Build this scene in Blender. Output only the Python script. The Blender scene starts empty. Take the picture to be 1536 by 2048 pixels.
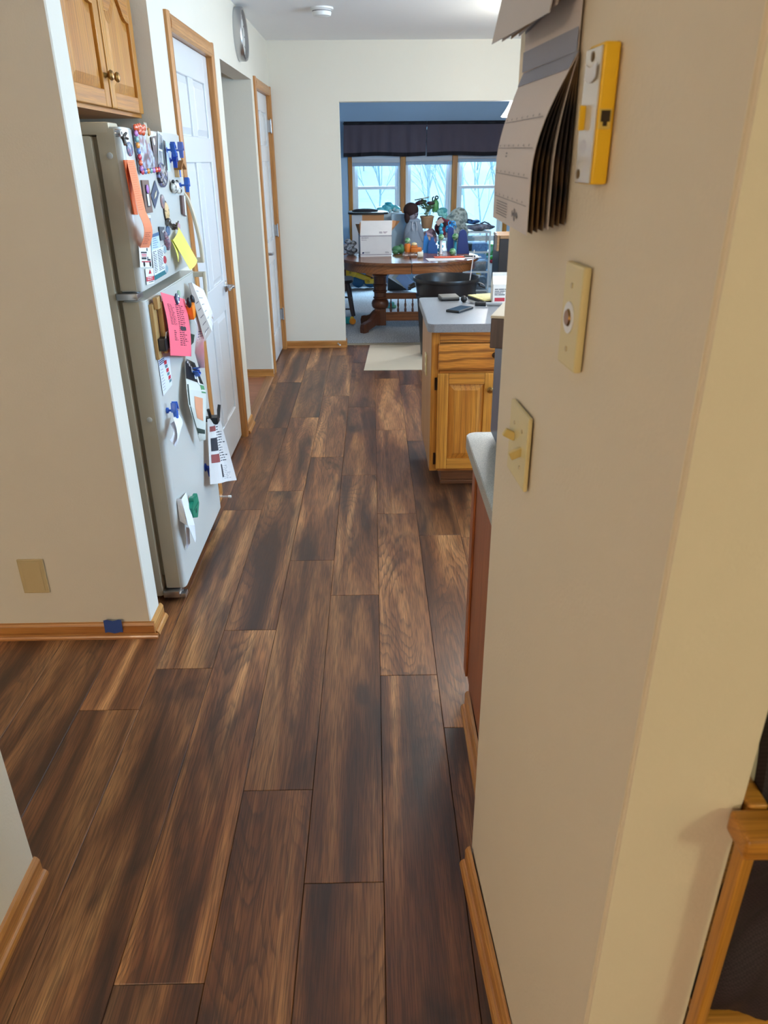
import bpy, bmesh, math, random
from mathutils import Vector, Matrix
random.seed(7)
S = bpy.context.scene
COL = S.collection

# ---------------------------------------------------------------- camera
cam = bpy.data.cameras.new('camera')
cam.sensor_fit = 'HORIZONTAL'; cam.sensor_width = 36.0
cam.lens = 1480.0 / 1536.0 * 36.0
cam.clip_start = 0.05; cam.clip_end = 200
cam.dof.use_dof = True; cam.dof.focus_distance = 2.9; cam.dof.aperture_fstop = 11.0
camo = bpy.data.objects.new('camera', cam); COL.objects.link(camo)
camo.matrix_world = Matrix(((0.99984346, 0.01389266, -0.01095642, 0), (-0.01586224, 0.42950054, -0.90292728, 0), (-0.00783828, 0.90295973, 0.42965368, 1.6), (0, 0, 0, 1)))
S.camera = camo

# ---------------------------------------------------------------- view + world + lights
S.view_settings.view_transform = 'Standard'
S.view_settings.look = 'None'
S.view_settings.gamma = 1.0
S.view_settings.use_curve_mapping = False
S.view_settings.exposure = 0.0
W = bpy.data.worlds.new('world'); S.world = W; W.use_nodes = True
bg = W.node_tree.nodes['Background']
bg.inputs[0].default_value = (0.32, 0.84, 1.0, 1); bg.inputs[1].default_value = 1.2


def light(name, kind, loc, energy, color, **kw):
    d = bpy.data.lights.new(name, kind); d.energy = energy; d.color = color
    for k, v in kw.items():
        if k not in ('rot', 'look'):
            setattr(d, k, v)
    o = bpy.data.objects.new(name, d); COL.objects.link(o); o.location = loc
    if 'look' in kw:
        v = Vector(kw['look']) - Vector(loc)
        o.rotation_euler = v.to_track_quat('-Z', 'Y').to_euler()
    return o


# overcast daylight falling through the far windows
light('sun', 'SUN', (2, 14, 6), 40, (0.46, 0.74, 1.0), angle=math.radians(60), look=(1.3, 9.5, 3.0))
# daylight standing in the kitchen window on the right wall (window_4, outside the frame)
light('window_daylight', 'AREA', (3.12, 3.1, 1.5), 140, (0.42, 0.68, 1.0), shape='RECTANGLE', size=1.9, size_y=1.1, look=(0, 3.0, 1.5))
# kitchen ceiling lamp, hall lamp, and the warm lamp of the room the photographer stands in
light('kitchen_lamp', 'POINT', (1.1, 4.4, 2.28), 31, (1.0, 0.98, 0.91), shadow_soft_size=0.12)
light('counter_lamp', 'POINT', (1.4, 2.3, 2.28), 22, (1.0, 0.90, 0.76), shadow_soft_size=0.12)
light('hall_lamp', 'POINT', (1.15, 5.5, 2.2), 18, (1.0, 0.97, 0.84), shadow_soft_size=0.15)
light('room_lamp', 'POINT', (-2.9, -4.2, 2.1), 200, (1.0, 0.81, 0.62), shadow_soft_size=0.25)
light('wall_end_fill', 'POINT', (2.0, -1.2, 2.1), 36, (0.94, 1.0, 0.62), shadow_soft_size=0.15)  # added unseen fill, yellows the end face of the short right wall


# ---------------------------------------------------------------- colour + materials
def lin(c):
    c /= 255.0
    return c / 12.92 if c <= 0.04045 else ((c + 0.055) / 1.055) ** 2.4


def rgb(r, g, b):
    return (lin(r), lin(g), lin(b), 1.0)


MATS = {}


def base(name):
    m = bpy.data.materials.new(name); m.use_nodes = True
    nt = m.node_tree
    return m, nt, nt.nodes['Principled BSDF']


def N(nt, t, **kw):
    n = nt.nodes.new(t)
    for k, v in kw.items():
        setattr(n, k, v)
    return n


def plain(name, c, rough=0.55, metal=0.0, spec=0.5, bump=0.0, bscale=200, var=0.06, coat=0.0):
    """one colour with a slight procedural mottling and optional fine relief"""
    if name in MATS:
        return MATS[name]
    m, nt, p = base(name)
    L = nt.links.new
    tc = N(nt, 'ShaderNodeTexCoord')
    no = N(nt, 'ShaderNodeTexNoise'); no.inputs['Scale'].default_value = 9; no.inputs['Detail'].default_value = 4
    L(tc.outputs['Object'], no.inputs['Vector'])
    mx = N(nt, 'ShaderNodeMixRGB')
    mx.inputs[1].default_value = tuple(x * (1 - var) for x in c[:3]) + (1,)
    mx.inputs[2].default_value = tuple(min(1, x * (1 + var)) for x in c[:3]) + (1,)
    L(no.outputs['Fac'], mx.inputs[0]); L(mx.outputs[0], p.inputs['Base Color'])
    p.inputs['Roughness'].default_value = rough; p.inputs['Metallic'].default_value = metal
    p.inputs['Specular IOR Level'].default_value = spec
    p.inputs['Coat Weight'].default_value = coat
    if bump:
        n2 = N(nt, 'ShaderNodeTexNoise'); n2.inputs['Scale'].default_value = bscale; n2.inputs['Detail'].default_value = 3
        L(tc.outputs['Object'], n2.inputs['Vector'])
        b = N(nt, 'ShaderNodeBump'); b.inputs['Strength'].default_value = bump; b.inputs['Distance'].default_value = 0.004
        L(n2.outputs['Fac'], b.inputs['Height']); L(b.outputs[0], p.inputs['Normal'])
    MATS[name] = m
    return m


def ramp(nt, stops):
    r = N(nt, 'ShaderNodeValToRGB')
    el = r.color_ramp.elements
    while len(el) < len(stops):
        el.new(0.5)
    for e, (pos, c) in zip(el, stops):
        e.position = pos; e.color = c
    return r


def wood(name, light_, mid, dark, axis='Z', across=16.0, along=0.9, ring=0.35, rough=0.42, grain=0.35, coat=0.05, rand=False):
    """oak-like wood: broad tone, cathedral rings, fine pores along one axis"""
    if name in MATS:
        return MATS[name]
    m, nt, p = base(name)
    L = nt.links.new
    tc = N(nt, 'ShaderNodeTexCoord')
    vec = tc.outputs['Object']
    oi = N(nt, 'ShaderNodeObjectInfo')
    ad = N(nt, 'ShaderNodeVectorMath', operation='MULTIPLY_ADD')
    ad.inputs[1].default_value = (1, 1, 1)
    mul = N(nt, 'ShaderNodeVectorMath', operation='SCALE'); mul.inputs[0].default_value = (7.3, 11.1, 5.7)
    L(oi.outputs['Random'], mul.inputs['Scale'])
    L(vec, ad.inputs[0]); L(mul.outputs[0], ad.inputs[2])
    ai = 'XYZ'.index(axis)

    def mapped(ac, al):
        mp = N(nt, 'ShaderNodeMapping')
        s = [ac, ac, ac]; s[ai] = al
        mp.inputs['Scale'].default_value = s
        L(ad.outputs[0], mp.inputs[0])
        return mp.outputs[0]
    n1 = N(nt, 'ShaderNodeTexNoise'); n1.inputs['Scale'].default_value = 1; n1.inputs['Detail'].default_value = 3
    n1.inputs['Distortion'].default_value = 0.8
    L(mapped(across * 0.5, along), n1.inputs['Vector'])
    r1 = ramp(nt, [(0.3, mid), (0.7, light_)])
    L(n1.outputs['Fac'], r1.inputs[0])
    wv = N(nt, 'ShaderNodeTexWave', wave_type='RINGS'); wv.rings_direction = axis
    wv.inputs['Scale'].default_value = 1.0; wv.inputs['Distortion'].default_value = 5.0
    wv.inputs['Detail'].default_value = 2.5; wv.inputs['Detail Scale'].default_value = 1.2
    L(mapped(across, along * 1.4), wv.inputs['Vector'])
    r2 = ramp(nt, [(0.0, (1, 1, 1, 1)), (0.35, (0, 0, 0, 1))])
    L(wv.outputs['Fac'], r2.inputs[0])
    f2 = N(nt, 'ShaderNodeMath', operation='MULTIPLY'); f2.inputs[1].default_value = ring
    L(r2.outputs[0], f2.inputs[0])
    m2 = N(nt, 'ShaderNodeMixRGB'); m2.inputs[2].default_value = dark
    L(f2.outputs[0], m2.inputs[0]); L(r1.outputs[0], m2.inputs[1])
    n3 = N(nt, 'ShaderNodeTexNoise'); n3.inputs['Scale'].default_value = 1; n3.inputs['Detail'].default_value = 2
    L(mapped(across * 22, along * 7), n3.inputs['Vector'])
    r3 = ramp(nt, [(0.42, (1, 1, 1, 1)), (0.6, (0, 0, 0, 1))])
    L(n3.outputs['Fac'], r3.inputs[0])
    f3 = N(nt, 'ShaderNodeMath', operation='MULTIPLY'); f3.inputs[1].default_value = grain
    L(r3.outputs[0], f3.inputs[0])
    m3 = N(nt, 'ShaderNodeMixRGB'); m3.inputs[2].default_value = dark
    L(f3.outputs[0], m3.inputs[0]); L(m2.outputs[0], m3.inputs[1])
    L(m3.outputs[0], p.inputs['Base Color'])
    p.inputs['Roughness'].default_value = rough; p.inputs['Coat Weight'].default_value = coat
    b = N(nt, 'ShaderNodeBump'); b.inputs['Strength'].default_value = 0.12; b.inputs['Distance'].default_value = 0.002
    L(n3.outputs['Fac'], b.inputs['Height']); L(b.outputs[0], p.inputs['Normal'])
    MATS[name] = m
    return m


def plank_mat():
    """grey-brown vinyl plank: every plank shifts tone, smudges, rings and pores by its own random number"""
    m, nt, p = base('vinyl_plank')
    L = nt.links.new
    tc = N(nt, 'ShaderNodeTexCoord'); oi = N(nt, 'ShaderNodeObjectInfo')
    mul = N(nt, 'ShaderNodeVectorMath', operation='SCALE'); mul.inputs[0].default_value = (37.0, 53.0, 19.0)
    L(oi.outputs['Random'], mul.inputs['Scale'])
    ad = N(nt, 'ShaderNodeVectorMath', operation='ADD')
    L(tc.outputs['Object'], ad.inputs[0]); L(mul.outputs[0], ad.inputs[1])

    def mapped(sx, sy):
        mp = N(nt, 'ShaderNodeMapping'); mp.inputs['Scale'].default_value = (sx, sy, 1)
        L(ad.outputs[0], mp.inputs[0]); return mp.outputs[0]

    def noise(v, det=3, dist=0.0, rough=0.5):
        n = N(nt, 'ShaderNodeTexNoise'); n.inputs['Scale'].default_value = 1; n.inputs['Detail'].default_value = det
        n.inputs['Distortion'].default_value = dist; n.inputs['Roughness'].default_value = rough
        L(v, n.inputs['Vector']); return n.outputs['Fac']
    # long streaks of tone
    st = noise(mapped(8.5, 0.62), 4, 0.9)
    r1 = ramp(nt, [(0.32, rgb(70, 41, 25)), (0.46, rgb(118, 72, 42)), (0.57, rgb(158, 105, 63)), (0.70, rgb(204, 148, 94))])
    L(st, r1.inputs[0])
    # plank to plank tone
    hsv = N(nt, 'ShaderNodeHueSaturation')
    mr = N(nt, 'ShaderNodeMapRange'); mr.inputs['To Min'].default_value = 0.74; mr.inputs['To Max'].default_value = 1.2
    wn = N(nt, 'ShaderNodeTexWhiteNoise', noise_dimensions='1D'); L(oi.outputs['Random'], wn.inputs['W'])
    L(wn.outputs['Value'], mr.inputs['Value']); L(mr.outputs[0], hsv.inputs['Value'])
    L(r1.outputs[0], hsv.inputs['Color'])
    # dark smudges / knots
    kn = noise(mapped(6.5, 1.9), 3, 0.9)
    r2 = ramp(nt, [(0.55, (0, 0, 0, 1)), (0.72, (1, 1, 1, 1))])
    L(kn, r2.inputs[0])
    f2 = N(nt, 'ShaderNodeMath', operation='MULTIPLY'); f2.inputs[1].default_value = 0.8
    L(r2.outputs[0], f2.inputs[0])
    m2 = N(nt, 'ShaderNodeMixRGB'); m2.inputs[2].default_value = rgb(46, 31, 25)
    L(f2.outputs[0], m2.inputs[0]); L(hsv.outputs[0], m2.inputs[1])
    # cathedral rings: contour lines of a stretched noise field
    cf = noise(mapped(5.0, 0.75), 1, 0.2)
    sc = N(nt, 'ShaderNodeMath', operation='MULTIPLY'); sc.inputs[1].default_value = 34.0
    L(cf, sc.inputs[0])
    jit = noise(mapped(60, 5), 2)
    aj = N(nt, 'ShaderNodeMath', operation='MULTIPLY_ADD'); aj.inputs[1].default_value = 1.1
    L(jit, aj.inputs[0]); L(sc.outputs[0], aj.inputs[2])
    fr = N(nt, 'ShaderNodeMath', operation='FRACT'); L(aj.outputs[0], fr.inputs[0])
    r3 = ramp(nt, [(0.0, (0, 0, 0, 1)), (0.55, (0.1, 0.1, 0.1, 1)), (0.9, (1, 1, 1, 1)), (1.0, (0, 0, 0, 1))])
    L(fr.outputs[0], r3.inputs[0])
    msk = noise(mapped(4.0, 0.6), 2)
    rm = ramp(nt, [(0.42, (0.15, 0.15, 0.15, 1)), (0.62, (1, 1, 1, 1))]); L(msk, rm.inputs[0])
    f3 = N(nt, 'ShaderNodeMath', operation='MULTIPLY'); L(r3.outputs[0], f3.inputs[0]); L(rm.outputs[0], f3.inputs[1])
    f3b = N(nt, 'ShaderNodeMath', operation='MULTIPLY'); f3b.inputs[1].default_value = 0.55; L(f3.outputs[0], f3b.inputs[0])
    m3 = N(nt, 'ShaderNodeMixRGB'); m3.inputs[2].default_value = rgb(56, 38, 30)
    L(f3b.outputs[0], m3.inputs[0]); L(m2.outputs[0], m3.inputs[1])
    # pores
    po = noise(mapped(330, 9), 2)
    r4 = ramp(nt, [(0.42, (1, 1, 1, 1)), (0.56, (0, 0, 0, 1))]); L(po, r4.inputs[0])
    f4 = N(nt, 'ShaderNodeMath', operation='MULTIPLY'); f4.inputs[1].default_value = 0.5; L(r4.outputs[0], f4.inputs[0])
    m4 = N(nt, 'ShaderNodeMixRGB'); m4.inputs[2].default_value = rgb(46, 28, 19)
    L(f4.outputs[0], m4.inputs[0]); L(m3.outputs[0], m4.inputs[1])
    L(m4.outputs[0], p.inputs['Base Color'])
    rr = N(nt, 'ShaderNodeMapRange'); rr.inputs['To Min'].default_value = 0.33; rr.inputs['To Max'].default_value = 0.43
    L(kn, rr.inputs['Value']); L(rr.outputs[0], p.inputs['Roughness'])
    p.inputs['Specular IOR Level'].default_value = 0.62
    b = N(nt, 'ShaderNodeBump'); b.inputs['Strength'].default_value = 0.25; b.inputs['Distance'].default_value = 0.0012
    L(po, b.inputs['Height']); L(b.outputs[0], p.inputs['Normal'])
    return m


def speckle(name, c1, c2, scale=500, rough=0.4, mix=0.5):
    if name in MATS:
        return MATS[name]
    m, nt, p = base(name); L = nt.links.new
    tc = N(nt, 'ShaderNodeTexCoord')
    no = N(nt, 'ShaderNodeTexNoise'); no.inputs['Scale'].default_value = scale; no.inputs['Detail'].default_value = 2
    L(tc.outputs['Object'], no.inputs['Vector'])
    r = ramp(nt, [(0.4, c1), (0.62, c2)]); L(no.outputs['Fac'], r.inputs[0]); L(r.outputs[0], p.inputs['Base Color'])
    p.inputs['Roughness'].default_value = rough
    MATS[name] = m
    return m


def carpet_mat():
    m, nt, p = base('carpet'); L = nt.links.new
    tc = N(nt, 'ShaderNodeTexCoord')
    no = N(nt, 'ShaderNodeTexNoise'); no.inputs['Scale'].default_value = 110; no.inputs['Detail'].default_value = 3
    L(tc.outputs['Object'], no.inputs['Vector'])
    r = ramp(nt, [(0.35, rgb(124, 130, 140)), (0.65, rgb(220, 222, 224))]); L(no.outputs['Fac'], r.inputs[0]); L(r.outputs[0], p.inputs['Base Color'])
    p.inputs['Roughness'].default_value = 0.95
    b = N(nt, 'ShaderNodeBump'); b.inputs['Strength'].default_value = 0.8; b.inputs['Distance'].default_value = 0.01
    L(no.outputs['Fac'], b.inputs['Height']); L(b.outputs[0], p.inputs['Normal'])
    return m


def glass_mat(name='window_glass', tint=(1, 1, 1, 1), gl=0.06):
    if name in MATS:
        return MATS[name]
    m, nt, p = base(name); L = nt.links.new
    t = N(nt, 'ShaderNodeBsdfTransparent'); t.inputs[0].default_value = tint
    g = N(nt, 'ShaderNodeBsdfGlossy'); g.inputs['Roughness'].default_value = 0.03
    mx = N(nt, 'ShaderNodeMixShader'); mx.inputs[0].default_value = gl
    L(t.outputs[0], mx.inputs[1]); L(g.outputs[0], mx.inputs[2]); L(mx.outputs[0], nt.nodes['Material Output'].inputs[0])
    MATS[name] = m
    return m


def patch_mat(name, cols, scale=60, rough=0.5, kind='noise'):
    """several colours in blotches (photos, prints, mixed cloth)"""
    if name in MATS:
        return MATS[name]
    m, nt, p = base(name); L = nt.links.new
    tc = N(nt, 'ShaderNodeTexCoord')
    if kind == 'voronoi':
        no = N(nt, 'ShaderNodeTexVoronoi'); no.inputs['Scale'].default_value = scale
        L(tc.outputs['Object'], no.inputs['Vector'])
        sp = N(nt, 'ShaderNodeSeparateColor'); L(no.outputs['Color'], sp.inputs[0]); out = sp.outputs[0]
    else:
        no = N(nt, 'ShaderNodeTexNoise'); no.inputs['Scale'].default_value = scale; no.inputs['Detail'].default_value = 2
        L(tc.outputs['Object'], no.inputs['Vector'])
        mr = N(nt, 'ShaderNodeMapRange'); mr.inputs['From Min'].default_value = 0.28; mr.inputs['From Max'].default_value = 0.72
        L(no.outputs['Fac'], mr.inputs['Value']); out = mr.outputs[0]
    k = len(cols)
    r = ramp(nt, [((i + 0.5) / k, c) for i, c in enumerate(cols)])
    if kind == 'voronoi':
        r.color_ramp.interpolation = 'CONSTANT'
        for i in range(k):
            r.color_ramp.elements[i].position = i / k
    L(out, r.inputs[0]); L(r.outputs[0], p.inputs['Base Color'])
    p.inputs['Roughness'].default_value = rough
    MATS[name] = m
    return m


def emit_mat(name, c, s):
    m, nt, p = base(name)
    p.inputs['Base Color'].default_value = c
    p.inputs['Emission Color'].default_value = c; p.inputs['Emission Strength'].default_value = s
    return m


PAINT = plain('wall_paint', rgb(226, 219, 204), 0.75, bump=0.12, bscale=160, var=0.012)
CEILP = plain('ceiling_paint', rgb(240, 240, 240), 0.85, bump=0.1, bscale=120, var=0.01)
BLUEP = plain('dining_paint', rgb(172, 202, 230), 0.75, bump=0.08, bscale=150, var=0.012)
OAK_Z = wood('oak_upright', rgb(212, 148, 56), rgb(184, 114, 34), rgb(108, 58, 14), 'Z', 20, 1.0, 0.35)
OAK_Y = wood('oak_along', rgb(212, 148, 56), rgb(184, 114, 34), rgb(108, 58, 14), 'Y', 20, 1.0, 0.35)
OAK_X = wood('oak_crosswise', rgb(212, 148, 56), rgb(184, 114, 34), rgb(108, 58, 14), 'X', 20, 1.0, 0.4)
OAK_DRAWER = wood('oak_drawer', rgb(214, 142, 56), rgb(190, 114, 36), rgb(104, 54, 12), 'X', 11, 1.6, 0.7)
TRIM_Y = wood('trim_along', rgb(214, 156, 88), rgb(190, 126, 62), rgb(122, 72, 30), 'Y', 30, 1.2, 0.3, 0.34)
TRIM_X = wood('trim_crosswise', rgb(206, 146, 78), rgb(176, 112, 52), rgb(112, 64, 26), 'X', 30, 1.2, 0.4, 0.34)
TRIM_Z = wood('trim_upright', rgb(206, 146, 82), rgb(182, 118, 58), rgb(118, 68, 28), 'Z', 30, 1.2, 0.3, 0.34)
REDOAK_Z = wood('red_oak', rgb(176, 106, 62), rgb(150, 82, 44), rgb(98, 50, 24), 'Z', 20, 1.0, 0.3)
WALNUT_Z = wood('dark_table_wood_upright', rgb(122, 74, 50), rgb(92, 52, 34), rgb(48, 26, 18), 'Z', 22, 1.4, 0.4, 0.3)
WALNUT_X = wood('dark_table_wood', rgb(150, 96, 60), rgb(118, 70, 42), rgb(62, 34, 20), 'X', 16, 1.2, 0.5, 0.25)
PLANK = plank_mat()
CARPET = carpet_mat()
DOORW = plain('door_white', rgb(216, 217, 218), 0.32, var=0.01)
FRIDGEW = plain('fridge_white', rgb(206, 205, 198), 0.28, bump=0.06, bscale=420, var=0.01)
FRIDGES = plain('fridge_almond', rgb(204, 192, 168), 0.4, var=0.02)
BLACK = plain('black_plastic', rgb(26, 26, 28), 0.4)
DKGREY = plain('dark_grey_plastic', rgb(60, 60, 62), 0.45)
CHROME = plain('brushed_metal', rgb(190, 190, 192), 0.28, 1.0)
BRASS = plain('antique_brass', rgb(150, 116, 66), 0.3, 1.0)
IVORY = plain('ivory_plastic', rgb(222, 205, 150), 0.4)
ALMOND = plain('almond_plastic', rgb(200, 180, 136), 0.45)
WHITEP = plain('white_plastic', rgb(232, 232, 230), 0.4)
PAPER = plain('white_paper', rgb(232, 232, 236), 0.8, var=0.02)
INK = plain('dark_ink', rgb(50, 48, 56), 0.8)
GREYINK = plain('grey_ink', rgb(130, 126, 130), 0.8)
CTOP = speckle('grey_laminate', rgb(112, 112, 116), rgb(150, 151, 154), 520, 0.35)
BLUEPL = plain('blue_plastic', rgb(58, 112, 214), 0.35)
DBLUE = plain('deep_blue_plastic', rgb(28, 66, 170), 0.35)
BROWNHINGE = plain('dark_bronze', rgb(62, 44, 30), 0.4, 0.8)


# ---------------------------------------------------------------- mesh building
class MB:
    def __init__(self):
        self.bm = bmesh.new()

    def _tf(self, verts, M):
        bmesh.ops.transform(self.bm, matrix=M, verts=verts)

    def box(self, c, s, rot=None, bev=0.0, seg=2):
        r = bmesh.ops.create_cube(self.bm, size=1.0)
        vs = r['verts']
        M = Matrix.Translation(Vector(c)) @ (rot.to_4x4() if rot else Matrix.Identity(4)) @ Matrix.Diagonal((s[0], s[1], s[2], 1))
        self._tf(vs, M)
        if bev > 0:
            es = list({e for v in vs for e in v.link_edges})
            bmesh.ops.bevel(self.bm, geom=es, offset=min(bev, min(s) * 0.45), segments=seg, affect='EDGES', profile=0.6)
        return self

    def bb(self, a, b, bev=0.0, seg=2):
        c = [(a[i] + b[i]) / 2 for i in range(3)]; s = [abs(b[i] - a[i]) for i in range(3)]
        return self.box(c, s, None, bev, seg)

    def lathe(self, prof, c=(0, 0, 0), axis=(0, 0, 1), seg=24, cap=True):
        q = Vector((0, 0, 1)).rotation_difference(Vector(axis).normalized()).to_matrix()
        rings = []
        for r, z in prof:
            rings.append([self.bm.verts.new(Vector(c) + q @ Vector((r * math.cos(2 * math.pi * i / seg), r * math.sin(2 * math.pi * i / seg), z))) for i in range(seg)])
        for a, b in zip(rings, rings[1:]):
            for i in range(seg):
                j = (i + 1) % seg
                self.bm.faces.new((a[i], a[j], b[j], b[i]))
        if cap:
            self.bm.faces.new(rings[0][::-1]); self.bm.faces.new(rings[-1])
        return self

    def tube(self, pts, r, seg=8, cap=True):
        pts = [Vector(p) for p in pts]
        rs = r if isinstance(r, (list, tuple)) else [r] * len(pts)
        rings = []; up = None
        for i, p in enumerate(pts):
            d = (pts[min(i + 1, len(pts) - 1)] - pts[max(i - 1, 0)]).normalized()
            if up is None:
                up = Vector((0, 0, 1)) if abs(d.z) < 0.9 else Vector((1, 0, 0))
            x = d.cross(up).normalized(); y = x.cross(d).normalized(); up = y
            rings.append([self.bm.verts.new(p + (x * math.cos(2 * math.pi * k / seg) + y * math.sin(2 * math.pi * k / seg)) * rs[i]) for k in range(seg)])
        for a, b in zip(rings, rings[1:]):
            for i in range(seg):
                j = (i + 1) % seg
                self.bm.faces.new((a[i], a[j], b[j], b[i]))
        if cap:
            self.bm.faces.new(rings[0][::-1]); self.bm.faces.new(rings[-1])
        return self

    def prism(self, poly, plane, d0, d1, bev=0.0):
        """poly in a plane ('XY','YZ','XZ') pushed from d0 to d1 along the third axis"""
        def at(p, d):
            return {'XY': (p[0], p[1], d), 'YZ': (d, p[0], p[1]), 'XZ': (p[0], d, p[1])}[plane]
        a = [self.bm.verts.new(at(p, d0)) for p in poly]; b = [self.bm.verts.new(at(p, d1)) for p in poly]
        n = len(poly); fs = [self.bm.faces.new(a), self.bm.faces.new(b[::-1])]
        for i in range(n):
            j = (i + 1) % n
            fs.append(self.bm.faces.new((a[i], b[i], b[j], a[j])))
        bmesh.ops.recalc_face_normals(self.bm, faces=fs)
        if bev > 0:
            es = list({e for v in b for e in v.link_edges if e.other_vert(v) in b})
            es += list({e for v in a for e in v.link_edges if e.other_vert(v) in a})
            bmesh.ops.bevel(self.bm, geom=list(set(es)), offset=bev, segments=2, affect='EDGES')
        return self

    def ball(self, c, r, seg=16, rot=None):
        r = (r, r, r) if isinstance(r, (int, float)) else r
        q = bmesh.ops.create_uvsphere(self.bm, u_segments=seg, v_segments=max(6, seg * 2 // 3), radius=1.0)
        self._tf(q['verts'], Matrix.Translation(Vector(c)) @ (rot.to_4x4() if rot else Matrix.Identity(4)) @ Matrix.Diagonal((*r, 1)))
        return self

    def sheet(self, P, nu=8, nv=8, th=0.0008, out=None):
        """closed thin shell over P(u,v); th laid on the far side of the 'out' direction"""
        out = Vector(out) if out else Vector((1, 0, 0))
        A = [[Vector(P(i / nu, j / nv)) for j in range(nv + 1)] for i in range(nu + 1)]
        a = [[self.bm.verts.new(p) for p in row] for row in A]
        b = [[self.bm.verts.new(p - out * th) for p in row] for row in A]
        fs = []
        for i in range(nu):
            for j in range(nv):
                fs.append(self.bm.faces.new((a[i][j], a[i + 1][j], a[i + 1][j + 1], a[i][j + 1])))
                fs.append(self.bm.faces.new((b[i][j], b[i][j + 1], b[i + 1][j + 1], b[i + 1][j])))
        rim = [(i, 0) for i in range(nu)] + [(nu, j) for j in range(nv)] + [(i, nv) for i in range(nu, 0, -1)] + [(0, j) for j in range(nv, 0, -1)]
        for k in range(len(rim)):
            (i, j), (i2, j2) = rim[k], rim[(k + 1) % len(rim)]
            fs.append(self.bm.faces.new((a[i2][j2], a[i][j], b[i][j], b[i2][j2])))
        bmesh.ops.recalc_face_normals(self.bm, faces=fs)
        return self

    def patch(self, P, u0, u1, v0, v1, out=(1, 0, 0), off=0.0006, n=4):
        out = Vector(out)
        nv = max(1, int(round(abs(v1 - v0) * 14)))
        n = max(n, int(round(abs(u1 - u0) * 8)))
        A = [[self.bm.verts.new(Vector(P(u0 + (u1 - u0) * i / n, v0 + (v1 - v0) * j / nv)) + out * off) for j in range(nv + 1)] for i in range(n + 1)]
        for i in range(n):
            for j in range(nv):
                self.bm.faces.new((A[i][j], A[i + 1][j], A[i + 1][j + 1], A[i][j + 1]))
        return self

    def build(self, name, mat, parent=None, smooth=False, loc=None, **props):
        me = bpy.data.meshes.new(name)
        self.bm.normal_update()
        self.bm.to_mesh(me); self.bm.free()
        if smooth:
            for p in me.polygons:
                p.use_smooth = True
            try:
                me.set_sharp_from_angle(angle=math.radians(38))
            except Exception:
                pass
        me.materials.append(mat)
        o = bpy.data.objects.new(name, me); COL.objects.link(o)
        if parent:
            o.parent = parent
        if loc:
            o.location = loc
        for k, v in props.items():
            o[k] = v
        return o


def tag(o, label, cat, group=None):
    o['label'] = label; o['category'] = cat
    if group:
        o['group'] = group
    return o


def thing(name, label, cat, loc=(0, 0, 0), rz=0.0, group=None):
    o = bpy.data.objects.new(name, None); COL.objects.link(o)
    o.location = loc; o.rotation_euler = (0, 0, rz); o.empty_display_size = 0.05
    return tag(o, label, cat, group)


def struct(o, label=None):
    o['kind'] = 'structure'
    if label:
        o['label'] = label
    return o


def sempty(name, loc=(0, 0, 0)):
    o = bpy.data.objects.new(name, None); COL.objects.link(o); o.location = loc; o['kind'] = 'structure'
    return o


def copy_tree(o, parent=None):
    c = o.copy(); COL.objects.link(c); c.parent = parent
    for ch in list(o.children):
        copy_tree(ch, c)
    return c


def text(body, size, mat, M, parent, name='lettering', extrude=0.0):
    cu = bpy.data.curves.new('t', 'FONT'); cu.body = body; cu.size = size; cu.extrude = extrude; cu.resolution_u = 2
    to = bpy.data.objects.new('t', cu); COL.objects.link(to)
    bpy.context.view_layer.update()
    me = bpy.data.meshes.new_from_object(to.evaluated_get(bpy.context.evaluated_depsgraph_get()))
    bpy.data.objects.remove(to); bpy.data.curves.remove(cu)
    me.name = name; me.transform(M); me.materials.clear(); me.materials.append(mat)
    o = bpy.data.objects.new(name, me); COL.objects.link(o); o.parent = parent
    return o


def quad(tl, tr, br, bl, bulge=0.0, out=(1, 0, 0)):
    tl, tr, br, bl = map(Vector, (tl, tr, br, bl)); out = Vector(out)

    def P(u, v):    # u left to right, v top to bottom
        p = (tl * (1 - u) + tr * u) * (1 - v) + (bl * (1 - u) + br * u) * v
        return p + out * bulge * math.sin(math.pi * v)
    return P


def scribble(P, rows, mat, parent, u=(0.12, 0.88), v=(0.12, 0.88), h=0.35, out=(1, 0, 0), off=0.0008, words=3, name='printed_lines', rnd=None):
    """illegible lines of writing as flat print lying on the sheet"""
    rnd = rnd or random.Random(rows * 13 + words)
    mb = MB()
    dv = (v[1] - v[0]) / rows
    for r in range(rows):
        va = v[0] + r * dv; x = u[0]; end = u[0] + (u[1] - u[0]) * rnd.uniform(0.6, 1.0)
        while x < end - 0.02:
            w = rnd.uniform(0.5, 1.3) * (u[1] - u[0]) / words
            mb.patch(P, x, min(x + w, end), va, va + dv * h, out, off, 2)
            x += w + 0.03
    return mb.build(name, mat, parent)

# ================================================================ SETTING
CEIL = 2.475
XL = -0.832            # face of the long left wall
YF = 7.02              # face of the far wall
YW = 11.0              # face of the window wall


def walls(name, boxes, mat=PAINT, bev=0.004, **kw):
    mb = MB()
    for a, b in boxes:
        mb.bb(a, b, bev, 1)
    return struct(mb.build(name, mat, **kw))


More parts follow.
